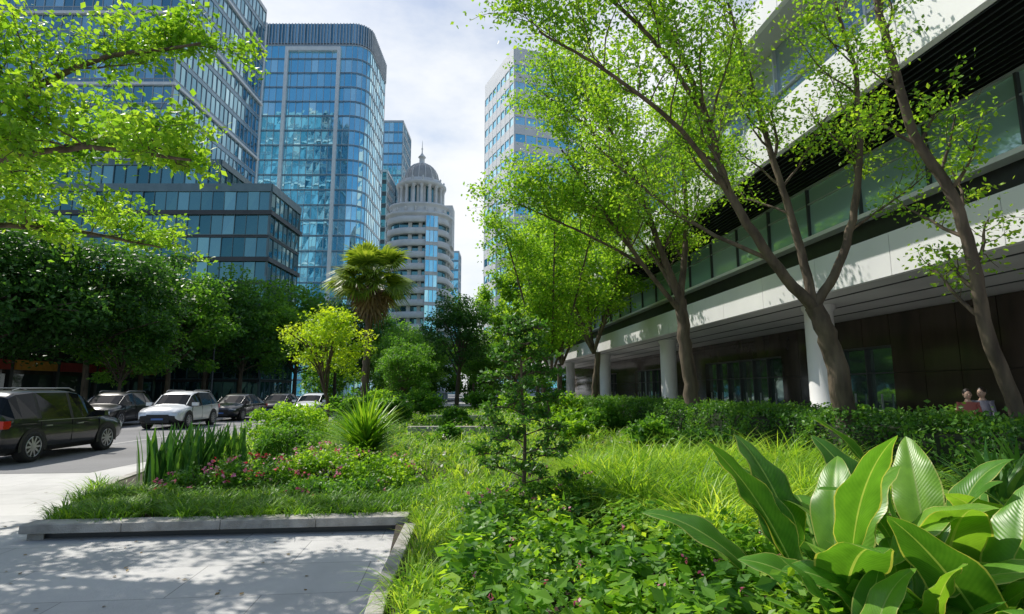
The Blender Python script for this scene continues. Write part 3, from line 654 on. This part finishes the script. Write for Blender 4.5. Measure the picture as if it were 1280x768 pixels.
def rosette(name, c, n, L, w, leaf, seed, el0=0.0, el1=1.45, droop=0.35):
    rg = np.random.default_rng(seed); mb = MB(); el = rg.uniform(el0, el1, n); l = L*rg.uniform(.75, 1.1, n)
    b = np.tile(np.array(c, float), (n, 1)); h = l*np.sin(el)+.02; b[:, :2] += rg.normal(size=(n, 2))*.05; b[:, 2] += rg.uniform(0, .25, n)
    blades(mb, b, h, w, np.cos(el)*l/h, rg.uniform(0, droop, n), 0, rng=rg, S=6)
    return mb.build(name, [leaf])
rosette('yucca', (-2.85,11.3,.3), 620, 1.35, .055, 'yucca', 71)
rosette('yucca', (-4.1,14.8,.2), 260, 1.0, .04, 'yucca', 72)
mb = MB()
reg = [(-8.2,14.5),(-6.6,11.2),(-1.6,11.2),(-1.5,8.8),(0.9,9.5),(6.3,12),(6.2,20),(3.6,50),(-8,50),(-8.6,30),(-8.6,22)]
tufts(mb, [(-8.2,14.5),(-6.6,11.2),(-1.6,11.2),(-1.5,8.8),(0.9,9.5),(6.3,12),(6.2,20),(-8.6,20)], 560, 26, .12, .3, .7, .026, (.3, 1.1), (.2, .7), 0, rng, S=3)
tufts(mb, [(6.2,20),(3.6,50),(-8,50),(-8.6,30),(-8.6,20)], 480, 18, .2, .3, .6, .055, (.3, 1.1), (.2, .7), 0, rng, S=3)
P = scat(reg, 14000, .12, rng); P[:, 2] += rng.uniform(0, .35, len(P)); leaves(mb, P, 0.13, 1, rng.uniform(0, 1, len(P)), rng=rng)
P = scat(reg, 420, .5, rng)
for k in range(4): leaves(mb, P+rng.normal(size=P.shape)*.02, .07, 2, rng.uniform(0, 1, len(P)), rng=rng)
mb.build('meadow_planting', ['grass_lime', 'leaf_mid', 'whitef'])
for i, (x, y, s, lf) in enumerate([(-6.6,18,.9,'leaf_lime'),(-5.5,26,1.0,'leaf_mid'),(-8,33,1.2,'leaf_lime'),(-2.6,27,0.6,'leaf_mid'),(1.8,18,.7,'leaf_lime'),(3.6,15,.7,'leaf_mid'),(3.5,22,.9,'leaf_mid'),(4.4,13,.6,'leaf_hedge'),(-7.8,28,1.1,'leaf_mid'),(-5.8,36,1.4,'leaf_mid'),(0.6,36,1.2,'leaf_lime'),(2.6,30,1.1,'leaf_lime'),(-1.9,17.5,.4,'leaf_mid'),(-2.2,44,1.4,'leaf_mid')]):
    shrub('garden_shrub', (x, y, .1+s*.6), (s, s, s*.75), 38, 90, .10+.003*y, lf, 80+i)

# ------------------------------------------------------------------ planting, right/front bed
mb = MB()
reg = [(-1.05,7.2),(-0.86,4.6),(-0.55,2.2),(-0.1,2.2),(0.1,5.0),(0.0,9.8),(-1.3,9.8),(-1.35,7.6)]
tufts(mb, reg, 270, 34, .05, .22, .55, .015, (.3, 1.0), (.2, .8), 0, rng)
P = scat(reg, 2600, .12, rng); P[:, 2] += rng.uniform(0, .25, len(P)); leaves(mb, P, .05, 1, rng.uniform(0, 1, len(P)), rng=rng)
mb.build('edging_grass', ['grass_lime', 'leaf_lime'])
mb = MB()
reg = [(0.65,6.6),(1.7,5.6),(3.2,5.8),(4.9,7.0),(5.6,10.0),(3.4,11),(1.2,10),(0.8,8.2)]
tufts(mb, reg, 76, 250, .085, .85, 1.25, .020, (.25, 1.15), (.2, .85), 0, rng, tone=(.05, .65), S=5)
mb.build('tall_ornamental_grass', ['grass_lime'])
mb = MB()
reg = [(-0.5,2.6),(-0.35,5.4),(0.0,7.6),(1.2,7.0),(2.2,5.6),(4.6,6.0),(5.0,3),(3,1.8),(0.5,2.2)]
C = scat(reg, 400, .1, rng)
for c in C:
    h = rng.uniform(.16, .5); m = 50; u = nrm(rng.normal(size=(m, 3))); P = c+np.array([0, 0, h])+u*np.array([.2, .2, .14])*rng.uniform(.5, 1, (m, 1))
    leaves(mb, P, rng.choice([.055, .075, .11]), rng.choice([0, 0, 1]), rng.uniform(0, .6)+rng.uniform(0, .4, m), spread=.5, aspect=.34, rng=rng)
P = scat(reg, 8000, .12, rng); P[:, 2] += rng.uniform(0, .2, len(P)); leaves(mb, P, .085, 0, rng.uniform(0, .7, len(P)), rng=rng, spread=.5)
P = scat(reg, 90, .55, rng)
for k in range(5): leaves(mb, P+rng.normal(size=P.shape)*.008, .03, 2, rng.uniform(0, 1, len(P)), rng=rng)
mb.build('ground_cover', ['leaf_mid', 'leaf_lime', 'pink'])
shrub('flowering_shrub', (0.55,7.3,.35), (.6,.5,.42), 50, 120, .05, 'leaf_mid', 90, ['pink'], 18, .035)
shrub('flowering_shrub', (-0.1,6.7,.28), (.5,.4,.36), 40, 110, .05, 'leaf_mid', 91, ['pink', 'whitef'], 14, .035)
rosette('strap_leaf_plant', (5.1,6.2,.2), 90, 1.0, .085, 'snake', 92, 0.4, 1.3)
rosette('strap_leaf_plant', (6.0,6.9,.2), 90, 1.0, .085, 'snake', 93, 0.4, 1.3)

# big paddle leaves
m, nt, out = newmat('paddle_leaf')
at = N(nt, 'ShaderNodeAttribute', attribute_name='luv'); sx = N(nt, 'ShaderNodeSeparateXYZ'); nt.links.new(at.outputs['Vector'], sx.inputs[0])
def mth(op, a, b=None, c=None):
    n = N(nt, 'ShaderNodeMath', operation=op)
    for i, v in enumerate([a, b, c]):
        if v is None: continue
        if isinstance(v, (int, float)): n.inputs[i].default_value = v
        else: nt.links.new(v, n.inputs[i])
    return n.outputs[0]
au = mth('ABSOLUTE', sx.outputs[0]); ph = mth('SUBTRACT', mth('MULTIPLY', sx.outputs[1], 190), mth('MULTIPLY', au, 38)); ve = mth('SINE', ph)
rnda = N(nt, 'ShaderNodeAttribute', attribute_name='rnd')
r1 = ramp(nt, [(0, (0.045, 0.16, 0.02)), (0.5, (0.10, 0.28, 0.03)), (1, (0.22, 0.43, 0.05))], rnda.outputs['Fac'])
mv = N(nt, 'ShaderNodeMix', data_type='RGBA', blend_type='MIX'); nt.links.new(mth('MULTIPLY', mth('ADD', ve, 1.0), 0.05), mv.inputs[0]); nt.links.new(r1.outputs[0], mv.inputs[6]); mv.inputs[7].default_value = (0.2, 0.40, 0.07, 1)
mr = N(nt, 'ShaderNodeMix', data_type='RGBA'); nt.links.new(mth('LESS_THAN', au, 0.04), mr.inputs[0]); nt.links.new(mv.outputs[2], mr.inputs[6]); mr.inputs[7].default_value = (0.32, 0.46, 0.14, 1)
me_ = N(nt, 'ShaderNodeMix', data_type='RGBA'); nt.links.new(mth('MULTIPLY', mth('GREATER_THAN', au, 0.94), 0.8), me_.inputs[0]); nt.links.new(mr.outputs[2], me_.inputs[6]); me_.inputs[7].default_value = (0.48, 0.50, 0.16, 1)
tcn = N(nt, 'ShaderNodeTexCoord'); nz = N(nt, 'ShaderNodeTexNoise'); nz.inputs['Scale'].default_value = 9; nz.inputs['Detail'].default_value = 5; nt.links.new(tcn.outputs['Object'], nz.inputs['Vector'])
rz_ = ramp(nt, [(.3, (.75, .78, .7)), (.7, (1.15, 1.1, 1.0))], nz.outputs['Fac'])
mz = N(nt, 'ShaderNodeMix', data_type='RGBA', blend_type='MULTIPLY'); mz.inputs[0].default_value = 1; nt.links.new(me_.outputs[2], mz.inputs[6]); nt.links.new(rz_.outputs[0], mz.inputs[7])
b = N(nt, 'ShaderNodeBsdfPrincipled'); b.inputs['Roughness'].default_value = 0.36; b.inputs['Specular IOR Level'].default_value = 0.5
nt.links.new(mz.outputs[2], b.inputs['Base Color'])
bp = N(nt, 'ShaderNodeBump'); bp.inputs['Strength'].default_value = 0.12; bp.inputs['Distance'].default_value = 0.004; nt.links.new(ve, bp.inputs['Height']); nt.links.new(bp.outputs[0], b.inputs['Normal'])
t = N(nt, 'ShaderNodeBsdfTranslucent'); ml = N(nt, 'ShaderNodeMix', data_type='RGBA', blend_type='MULTIPLY'); ml.inputs[0].default_value = 1
nt.links.new(mz.outputs[2], ml.inputs[6]); ml.inputs[7].default_value = (2.0, 1.8, 0.8, 1); nt.links.new(ml.outputs[2], t.inputs[0])
mx = N(nt, 'ShaderNodeMixShader'); mx.inputs[0].default_value = 0.38; nt.links.new(b.outputs[0], mx.inputs[1]); nt.links.new(t.outputs[0], mx.inputs[2]); nt.links.new(mx.outputs[0], out.inputs[0])
M['paddle'] = m
def paddle(mb, rg, base, az, pet, L, W, el, bend, roll=0.0):
    S = 18; d = np.array([math.cos(az), math.sin(az), 0]); p = np.array(base, float); e = min(1.5, el+0.15); pts = [p]
    for i in range(5):
        p = p+(d*math.cos(e)+np.array([0, 0, math.sin(e)]))*pet/5; pts.append(p); e -= (e-el)*0.3
    mb.tube(np.array(pts), np.linspace(.018, .011, 6), 6, 0)
    C = []; E = []
    e = el
    for i in range(S+1):
        C.append(p); E.append(e); p = p+(d*math.cos(e)+np.array([0, 0, math.sin(e)]))*L/S; e -= bend/S*(0.5+1.3*i/S)
    C = np.array(C); E = np.array(E); tt = np.linspace(0, 1, S+1)
    prof = W*0.5*np.clip(np.sin(np.pi*tt**0.8), 0, 1)**0.75*(1-0.12*tt)+0.002
    K = 5; us = np.linspace(-1, 1, 2*K+1); side = np.array([-d[1], d[0], 0])
    V = []; UV = []; ph = rg.uniform(0, 6, 2); fr = rg.uniform(14, 24)
    for i in range(S+1):
        upv = np.array([-d[0]*math.sin(E[i]), -d[1]*math.sin(E[i]), math.cos(E[i])])
        sd = side*math.cos(roll)+upv*math.sin(roll); u2 = upv*math.cos(roll)-side*math.sin(roll)
        for u in us:
            lift = 0.38*abs(u)-0.28*u*u+0.09*abs(u)**3*math.sin(tt[i]*fr+ph[int(u > 0)])
            V.append(C[i]+sd*u*prof[i]*0.95+u2*prof[i]*lift); UV.append((u, tt[i]))
    n = 2*K+1; F = [(i*n+j, i*n+j+1, (i+1)*n+j+1, (i+1)*n+j) for i in range(S) for j in range(2*K)]
    mb.add(V, F, 0, rg.uniform(0, 1), True, UV)
def paddle_plant(name, c, n, L, seed, hl=1.0):
    rg = np.random.default_rng(seed); mb = MB()
    for i in range(n):
        az = i*2.4+rg.uniform(-.3, .3); k = i/n; el = 1.42-0.8*k+rg.uniform(-.1, .1)
        b = np.array(c)+np.array([math.cos(az), math.sin(az), 0])*rg.uniform(.02, .12)
        l = L*rg.uniform(.75, 1.1); paddle(mb, rg, b, az, rg.uniform(.3, .55)*hl, l, l*rg.uniform(.40, .52), el, rg.uniform(.4, 1.2), rg.uniform(-.5, .5))
    return mb.build(name, ['paddle'])
paddle_plant('canna_plant', (2.1,3.95,.1), 12, .96, 101, 1.15)
paddle_plant('canna_plant', (2.95,4.2,.1), 12, .92, 102, 1.2)
paddle_plant('canna_plant', (2.75,3.3,.1), 11, .84, 103, .8)
paddle_plant('canna_plant', (3.7,4.0,.1), 11, .86, 104, .9)
paddle_plant('canna_plant', (1.85,3.2,.1), 10, .66, 105, .5)
paddle_plant('canna_plant', (2.3,3.5,.1), 10, .70, 106, .7)

# ------------------------------------------------------------------ cars
def paintmat(name, c):
    m = pm(name, c, tuple(x*0.93 for x in c), 2, 0.28, metal=0.1, coat=0.8); return m
M['carblack'] = paintmat('car_paint_black', (0.012, 0.013, 0.016)); M['carwhite'] = paintmat('car_paint_white', (0.8, 0.81, 0.82)); M['carsilver'] = paintmat('car_paint_silver', (0.35, 0.36, 0.38))
M['carglass'] = pm('car_glass', (0.010, 0.013, 0.015), rough=0.06, spec=0.16); M['tyre'] = pm('tyre_rubber', (0.02, 0.02, 0.02), rough=0.85)
M['rim'] = pm('alloy_rim', (0.45, 0.46, 0.48), rough=0.3, metal=0.8); M['lampr'] = pm('tail_lamp', (0.5, 0.01, 0.01), rough=0.15); M['lampw'] = pm('head_lamp', (0.7, 0.72, 0.75), rough=0.1); M['plate'] = pm('number_plate', (0.1, 0.2, 0.5), rough=0.4); M['trim'] = pm('black_plastic', (0.02, 0.02, 0.02), rough=0.6)
def car(name, x, y, heading, paint, H=1.70, L=4.7, suv=True):
    k = L/4.75; top = H
    if suv:
        st = [(-2.36,.48,.80,.86,.78,.70),(-2.32,.36,.95,1.02,.86,.74),(-2.22,.30,1.04,1.22,.90,.72),(-2.02,.27,1.06,top-.14,.925,.68),(-1.8,.25,1.06,top-.05,.93,.67),(-1.28,.25,1.04,top,.94,.68),(-1.18,.25,1.04,top,.94,.68),
              (-.12,.25,1.0,top+.01,.94,.69),(-.02,.25,1.0,top+.01,.94,.69),(.38,.25,.985,top-.04,.94,.68),(.62,.25,.98,top-.14,.94,.67),(1.22,.25,.98,1.08,.93,.72),(1.36,.25,.965,1.04,.925,.71),(1.8,.25,.92,.985,.915,.69),(2.15,.28,.82,.89,.88,.64),(2.32,.33,.70,.76,.82,.58),(2.38,.42,.60,.62,.74,.52)]
    else:
        st = [(-2.36,.45,.78,.84,.76,.68),(-2.3,.34,.92,.98,.84,.70),(-2.0,.27,.97,1.04,.90,.70),(-1.8,.25,.98,1.10,.91,.69),(-1.2,.24,.97,top-.10,.92,.62),(-.9,.24,.96,top-.01,.92,.62),(-.82,.24,.96,top,.92,.62),
              (-.05,.23,.94,top+.01,.92,.63),(.03,.23,.94,top,.92,.63),(.3,.23,.93,top-.04,.92,.62),(.5,.23,.93,top-.12,.92,.61),(1.15,.23,.92,1.0,.91,.68),(1.3,.24,.90,.96,.91,.68),(1.8,.25,.84,.90,.89,.66),(2.15,.27,.74,.80,.85,.6),(2.3,.32,.66,.70,.8,.55),(2.37,.4,.56,.58,.72,.5)]
    mb = MB(); rows = []
    for (sx_, zl, zb, zt, wb, wt) in st:
        h = [(wb*.86, zl), (wb*.985, zl+.10), (wb*1.0, zl+(zb-zl)*.45), (wb*1.0, zl+(zb-zl)*.72), (wb*.975, zb), (wt, max(zb+.015, zt-.05)), (wt*.86, max(zb+.02, zt-.01)), (wt*.45, zt+.02)]
        ring = [(sx_*k, yy_, zz_) for yy_, zz_ in h]+[(sx_*k, -yy_, zz_) for yy_, zz_ in h[::-1]]
        rows.append(ring)
    n = 16; V = np.array(rows).reshape(-1, 3); ns = len(st)
    g0, g1 = (2, 11) if suv else (3, 11)
    pill = {5, 7}
    for i in range(ns-1):
        for j in range(n):
            jn = (j+1) % n; mat = 0; sd = j in (4, 10); tp = j in (5, 6, 7, 8, 9)
            if sd and g0 <= i < g1: mat = 4 if i in pill else 1
            if tp and i == 10: mat = 1
            if tp and suv and i == 2: mat = 1
            if tp and not suv and i == 3: mat = 1
            if j in (15,): mat = 4
            if j in (0, 14): mat = 4 if suv else 0
            mb.F.append((np.array([[i*n+j, i*n+jn, (i+1)*n+jn, (i+1)*n+j]])+mb.n, mat, mat == 0))
    mb.V.append(V); mb.rn.append(np.full(len(V), .5)); mb.uv.append(np.zeros((len(V), 3))); mb.n += len(V)
    mb.add(V[:n], [tuple(range(n))], 0); mb.add(V[-n:], [tuple(range(n))[::-1]], 4)
    W = .94 if suv else .92; r = .37 if suv else .33
    for wx in (-1.42*k, 1.42*k):
        for s in (1, -1):
            a = np.linspace(-0.25, math.pi+.25, 20); ro = r+.085
            o = np.array([(wx+ro*math.cos(q), s*(W+.006), max(.22, r+ro*math.sin(q))) for q in a])
            cpt = np.array([[wx, s*(W+.006), r]])
            mb.add(np.vstack([cpt, o]), [(0, i+1, i+2) for i in range(19)], 4)
            c0 = s*(W-.24); pr = [(r*.6,-.0),(r*.96,0),(r,.03),(r,.2),(r*.97,.235),(r*.70,.25),(r*.68,.22)]
            th = np.linspace(0, 2*np.pi, 28, endpoint=False)
            VV = np.array([[(wx+q*math.cos(t_), c0+s*w_*1.06, r+q*math.sin(t_)) for t_ in th] for q, w_ in pr])
            ii = np.arange(len(pr)-1)[:, None]*28; jj = np.arange(28)[None, :]; kk = (jj+1) % 28
            mb.add(VV.reshape(-1, 3), np.stack([ii+jj, ii+kk, ii+28+kk, ii+28+jj], -1).reshape(-1, 4), 2, .5, True)
            mb.add([(wx+r*.69*math.cos(t_), s*(W+.008), r+r*.69*math.sin(t_)) for t_ in th], [tuple(range(28))], 4)
            yf = s*(W+.018)
            mb.tube([(wx+r*.66*math.cos(t_), yf, r+r*.66*math.sin(t_)) for t_ in np.linspace(0, 2*np.pi, 29)], .016, 5, 3)
            for q in range(10):
                t_ = q*math.pi/5; c_, s_ = math.cos(t_), math.sin(t_); w_ = .022
                mb.add([(wx-s_*w_*1.3, yf, r+c_*w_*1.3), (wx+s_*w_*1.3, yf, r-c_*w_*1.3), (wx+c_*r*.66+s_*w_, yf, r+s_*r*.66-c_*w_), (wx+c_*r*.66-s_*w_, yf, r+s_*r*.66+c_*w_)], [(0, 1, 2, 3)], 3)
            mb.add([(wx+.06*math.cos(t_), yf+s*.006, r+.06*math.sin(t_)) for t_ in th], [tuple(range(28))], 3)
    zb = 1.0 if suv else .93
    for s in (1, -1):
        for dx in (-1.2*k, -.07*k, 1.05*k): mb.box(dx-.006, dx+.006, min(s*(W-.02), s*(W+.004)), max(s*(W-.02), s*(W+.004)), .42, zb-.03, 4)
        for dx in (-.95*k, .22*k): mb.box(dx-.1, dx+.1, min(s*(W-.02), s*(W+.025)), max(s*(W-.02), s*(W+.025)), zb-.16, zb-.13, 0 if paint != 'carblack' else 3)
        mb.box(1.0*k-.1, 1.0*k+.06, min(s*(W-.06), s*(W+.2)), max(s*(W-.06), s*(W+.2)), zb+.02, zb+.17, 0)
        mb.tube([(.62*k, s*.66, top-.17), (1.22*k, s*.70, 1.06 if suv else .98)], .022, 5, 0)
        if suv: mb.tube([(-1.8*k, s*.58, top), (-1.6*k, s*.6, top+.06), (.1*k, s*.62, top+.07), (.35*k, s*.6, top+.0)], .016, 5, 3)
        mb.box(-2.35*k, -2.13*k, min(s*.62, s*.905), max(s*.62, s*.905), .84 if suv else .74, 1.02 if suv else .9, 5)
        mb.box(2.02*k, 2.31*k, min(s*.50, s*.83), max(s*.50, s*.83), .62, .76 if suv else .70, 6)
        mb.box(-1.3*k, 1.0*k, min(s*(W-.02), s*(W+.003)), max(s*(W-.02), s*(W+.003)), zb-.025, zb-.008, 3)
    mb.box(2.2*k, 2.395*k, -.46, .46, .50, .66, 4); mb.box(2.2*k, 2.40*k, -.5, .5, .30, .44, 4)
    mb.box(2.3*k, 2.41*k, -.25, .25, .42, .5, 7); mb.box(-2.40*k, -2.3*k, -.26, .26, .78, .90, 7); mb.box(-2.39*k, -2.2*k, -.7, .7, .34, .5, 4)
    mb.box(-1.9*k, 1.9*k, -.7, .7, .2, .3, 4)
    return mb.build(name, [paint, 'carglass', 'tyre', 'rim', 'trim', 'lampr', 'lampw', 'plate'], (x, y, .01), heading)
car('parked_suv', -12.75, 15.6, rad(94), 'carblack', 1.72, 4.75)
car('parked_car', -19.6, 28.5, rad(-80), 'carblack', 1.62, 4.7)
car('parked_suv', -15.9, 27.8, rad(-84), 'carwhite', 1.66, 4.5)
car('parked_car', -16.4, 34.5, rad(-88), 'carblack', 1.5, 4.6, False)
car('parked_car', -16.3, 40.6, rad(-88), 'carblack', 1.5, 4.6, False)
car('parked_car', -13.4, 39, rad(-88), 'carwhite', 1.5, 4.5, False)
car('parked_car', -22.6, 32.5, rad(-88), 'carsilver', 1.5, 4.5, False)
car('parked_car', -16.2, 47, rad(-88), 'carsilver', 1.5, 4.6, False)

mb = MB()
mb.lathe([(.14,0),(.14,.5),(.08,.55),(.06,5.5),(.045,7.2)], 12, (0, 0), 0)
mb.tube([(0,0,7.1),(0.2,0,7.5),(0.9,0,7.7),(1.6,0,7.65)], .035, 8, 0); mb.box(1.45,2.0,-.1,.1,7.55,7.67,0); mb.box(1.5,1.95,-.07,.07,7.53,7.549,1)
mb.build('street_lamp', ['dgrey', 'lampw'], (-24.6, 47, .13)); 

# ------------------------------------------------------------------ people
def person(name, x, y, rz, shirt, hair, H=1.72):
    m, nt, out = newmat(name+'_body'); tc = N(nt, 'ShaderNodeTexCoord'); sp = N(nt, 'ShaderNodeSeparateXYZ'); nt.links.new(tc.outputs['Object'], sp.inputs[0])
    r = ramp(nt, [(0, (.03, .025, .02)), (.04, (.03, .035, .06)), (.53, shirt), (.835, (.55, .36, .26))], None); r.color_ramp.interpolation = 'CONSTANT'
    mu = N(nt, 'ShaderNodeMath', operation='MULTIPLY'); mu.inputs[1].default_value = 1/1.75; nt.links.new(sp.outputs[2], mu.inputs[0]); nt.links.new(mu.outputs[0], r.inputs[0])
    b = N(nt, 'ShaderNodeBsdfPrincipled'); b.inputs['Roughness'].default_value = .7; nt.links.new(r.outputs[0], b.inputs['Base Color']); nt.links.new(b.outputs[0], out.inputs[0])
    vs = [(0,0,.95,.14),(0,0,1.15,.13),(0,0,1.35,.15),(0,0,1.46,.07),(0,.01,1.55,.055),
          (-.18,0,1.41,.06),(-.23,.0,1.15,.042),(-.22,.12,.93,.032),(-.21,.16,.86,.028),(.18,0,1.41,.06),(.23,.0,1.15,.042),(.22,.12,.93,.032),(.21,.16,.86,.028),
          (-.10,0,.86,.09),(-.11,.02,.48,.06),(-.11,0,.09,.045),(-.12,.16,.04,.035),(.10,0,.86,.09),(.11,.02,.48,.06),(.11,0,.09,.045),(.12,.16,.04,.035)]
    es = [(0,1),(1,2),(2,3),(3,4),(2,5),(5,6),(6,7),(7,8),(2,9),(9,10),(10,11),(11,12),(0,13),(13,14),(14,15),(15,16),(0,17),(17,18),(18,19),(19,20)]
    for hand, s in ((8, -1), (12, 1)):
        hx = vs[hand]
        for f in range(4):
            a = len(vs); vs.append((hx[0]+(f-1.5)*.018, hx[1]+.035, hx[2]-.05, .009)); vs.append((hx[0]+(f-1.5)*.02, hx[1]+.045, hx[2]-.09-.01*(f in (1, 2)), .008)); es += [(hand, a), (a, a+1)]
        a = len(vs); vs.append((hx[0]-s*.04, hx[1]+.03, hx[2]-.02, .010)); es.append((hand, a))
    me = bpy.data.meshes.new('body'); me.from_pydata([v[:3] for v in vs], es, []); me.materials.append(m)
    body = bpy.data.objects.new(name, me); COL.objects.link(body)
    sk = body.modifiers.new('skin', 'SKIN'); 
    for i, v in enumerate(vs): me.skin_vertices[0].data[i].radius = (v[3], v[3]*(.75 if i < 3 else 1))
    me.skin_vertices[0].data[0].use_root = True
    body.modifiers.new('sub', 'SUBSURF').levels = 2; body.modifiers['sub'].render_levels = 2
    mb = MB(); 
    def ell(c, r3, mat, zmin=-2):
        th = np.linspace(0, 2*np.pi, 18, endpoint=False); ph = np.linspace(-1.55, 1.55, 12)
        V = np.array([[(c[0]+r3[0]*math.cos(p)*math.cos(t_), c[1]+r3[1]*math.cos(p)*math.sin(t_), c[2]+r3[2]*math.sin(p)) for t_ in th] for p in ph])
        ii = np.arange(11)[:, None]*18; jj = np.arange(18)[None, :]; kk = (jj+1) % 18
        mb.add(V.reshape(-1, 3), np.stack([ii+jj, ii+kk, ii+18+kk, ii+18+jj], -1).reshape(-1, 4), mat, .5, True)
    ell((0,.02,1.63), (.075,.092,.115), 0); ell((0,-.012,1.675), (.087,.102,.105), 1); ell((0,.115,1.625), (.013,.018,.022), 0)
    for s in (1, -1): ell((s*.03,.10,1.645), (.012,.01,.007), 2); ell((s*.080,.015,1.63), (.01,.02,.03), 0)
    ell((0,.105,1.58), (.025,.008,.007), 3)
    hd = mb.build('head', [pm('skin', (.55,.36,.26), rough=.5), pm('hair', hair, rough=.5), pm('eye', (.02,.02,.02), rough=.2), pm('lips', (.4,.12,.1), rough=.4)], parent=body)
    body.location = (x, y, .0); body.rotation_euler = (0, 0, rz); body.scale = (H/1.75,)*3
person('pedestrian', 10.75, 13.6, rad(160), (.35,.10,.08), (.02,.014,.01), 1.76)
person('pedestrian', 11.35, 13.9, rad(110), (.14,.14,.18), (.03,.02,.012), 1.80)

# ------------------------------------------------------------------ world, sun, camera
w = bpy.data.worlds.new('World'); sc.world = w; w.use_nodes = True; nt = w.node_tree; nt.nodes.clear()
out = N(nt, 'ShaderNodeOutputWorld'); bg = N(nt, 'ShaderNodeBackground'); bg.inputs['Strength'].default_value = 0.14
sky = N(nt, 'ShaderNodeTexSky', sky_type='NISHITA'); sky.sun_disc = False
az = math.atan2(-0.80, 0.60); el = rad(51)
sky.sun_elevation = el; sky.sun_rotation = az % (2*math.pi); sky.air_density = 1.2; sky.dust_density = 1.2; sky.ozone_density = 1.5
tc = N(nt, 'ShaderNodeTexCoord'); sep = N(nt, 'ShaderNodeSeparateXYZ'); nt.links.new(tc.outputs['Generated'], sep.inputs[0])
no = N(nt, 'ShaderNodeTexNoise'); no.inputs['Scale'].default_value = 2.6; no.inputs['Detail'].default_value = 6; no.inputs['Roughness'].default_value = 0.58
mp = N(nt, 'ShaderNodeMapping'); mp.inputs['Scale'].default_value = (1, 1, 2.2); nt.links.new(tc.outputs['Generated'], mp.inputs[0]); nt.links.new(mp.outputs[0], no.inputs['Vector'])
ma = N(nt, 'ShaderNodeMath', operation='MULTIPLY_ADD'); nt.links.new(sep.outputs[1], ma.inputs[0]); ma.inputs[1].default_value = 0.42; nt.links.new(no.outputs['Fac'], ma.inputs[2])
mr_ = N(nt, 'ShaderNodeMapRange'); nt.links.new(ma.outputs[0], mr_.inputs[0]); mr_.inputs[1].default_value = 0.50; mr_.inputs[2].default_value = 0.98; mr_.interpolation_type = 'SMOOTHSTEP'
mix = N(nt, 'ShaderNodeMix', data_type='RGBA'); nt.links.new(mr_.outputs[0], mix.inputs[0]); nt.links.new(sky.outputs[0], mix.inputs[6]); mix.inputs[7].default_value = (7.1, 7.3, 7.5, 1)
nt.links.new(mix.outputs[2], bg.inputs[0]); nt.links.new(bg.outputs[0], out.inputs[0])
sl = bpy.data.lights.new('sun', 'SUN'); sl.energy = 5.0; sl.angle = rad(0.5); sl.color = (1, 0.95, 0.86)
so = bpy.data.objects.new('sun', sl); COL.objects.link(so)
sv = Vector((math.sin(az)*math.cos(el), math.cos(az)*math.cos(el), math.sin(el)))
so.rotation_euler = (-sv).to_track_quat('-Z', 'Y').to_euler(); so.location = (0, 0, 50)
cam = bpy.data.cameras.new('camera'); cam.lens = 20; cam.sensor_width = 36; cam.clip_end = 3000; cam.clip_start = 0.05
co = bpy.data.objects.new('camera', cam); COL.objects.link(co); co.location = (0, 0, 1.75); co.rotation_euler = (rad(98.3), 0, 0)
sc.camera = co
sc.view_settings.view_transform = 'Standard'; sc.view_settings.look = 'None'; sc.view_settings.exposure = 0
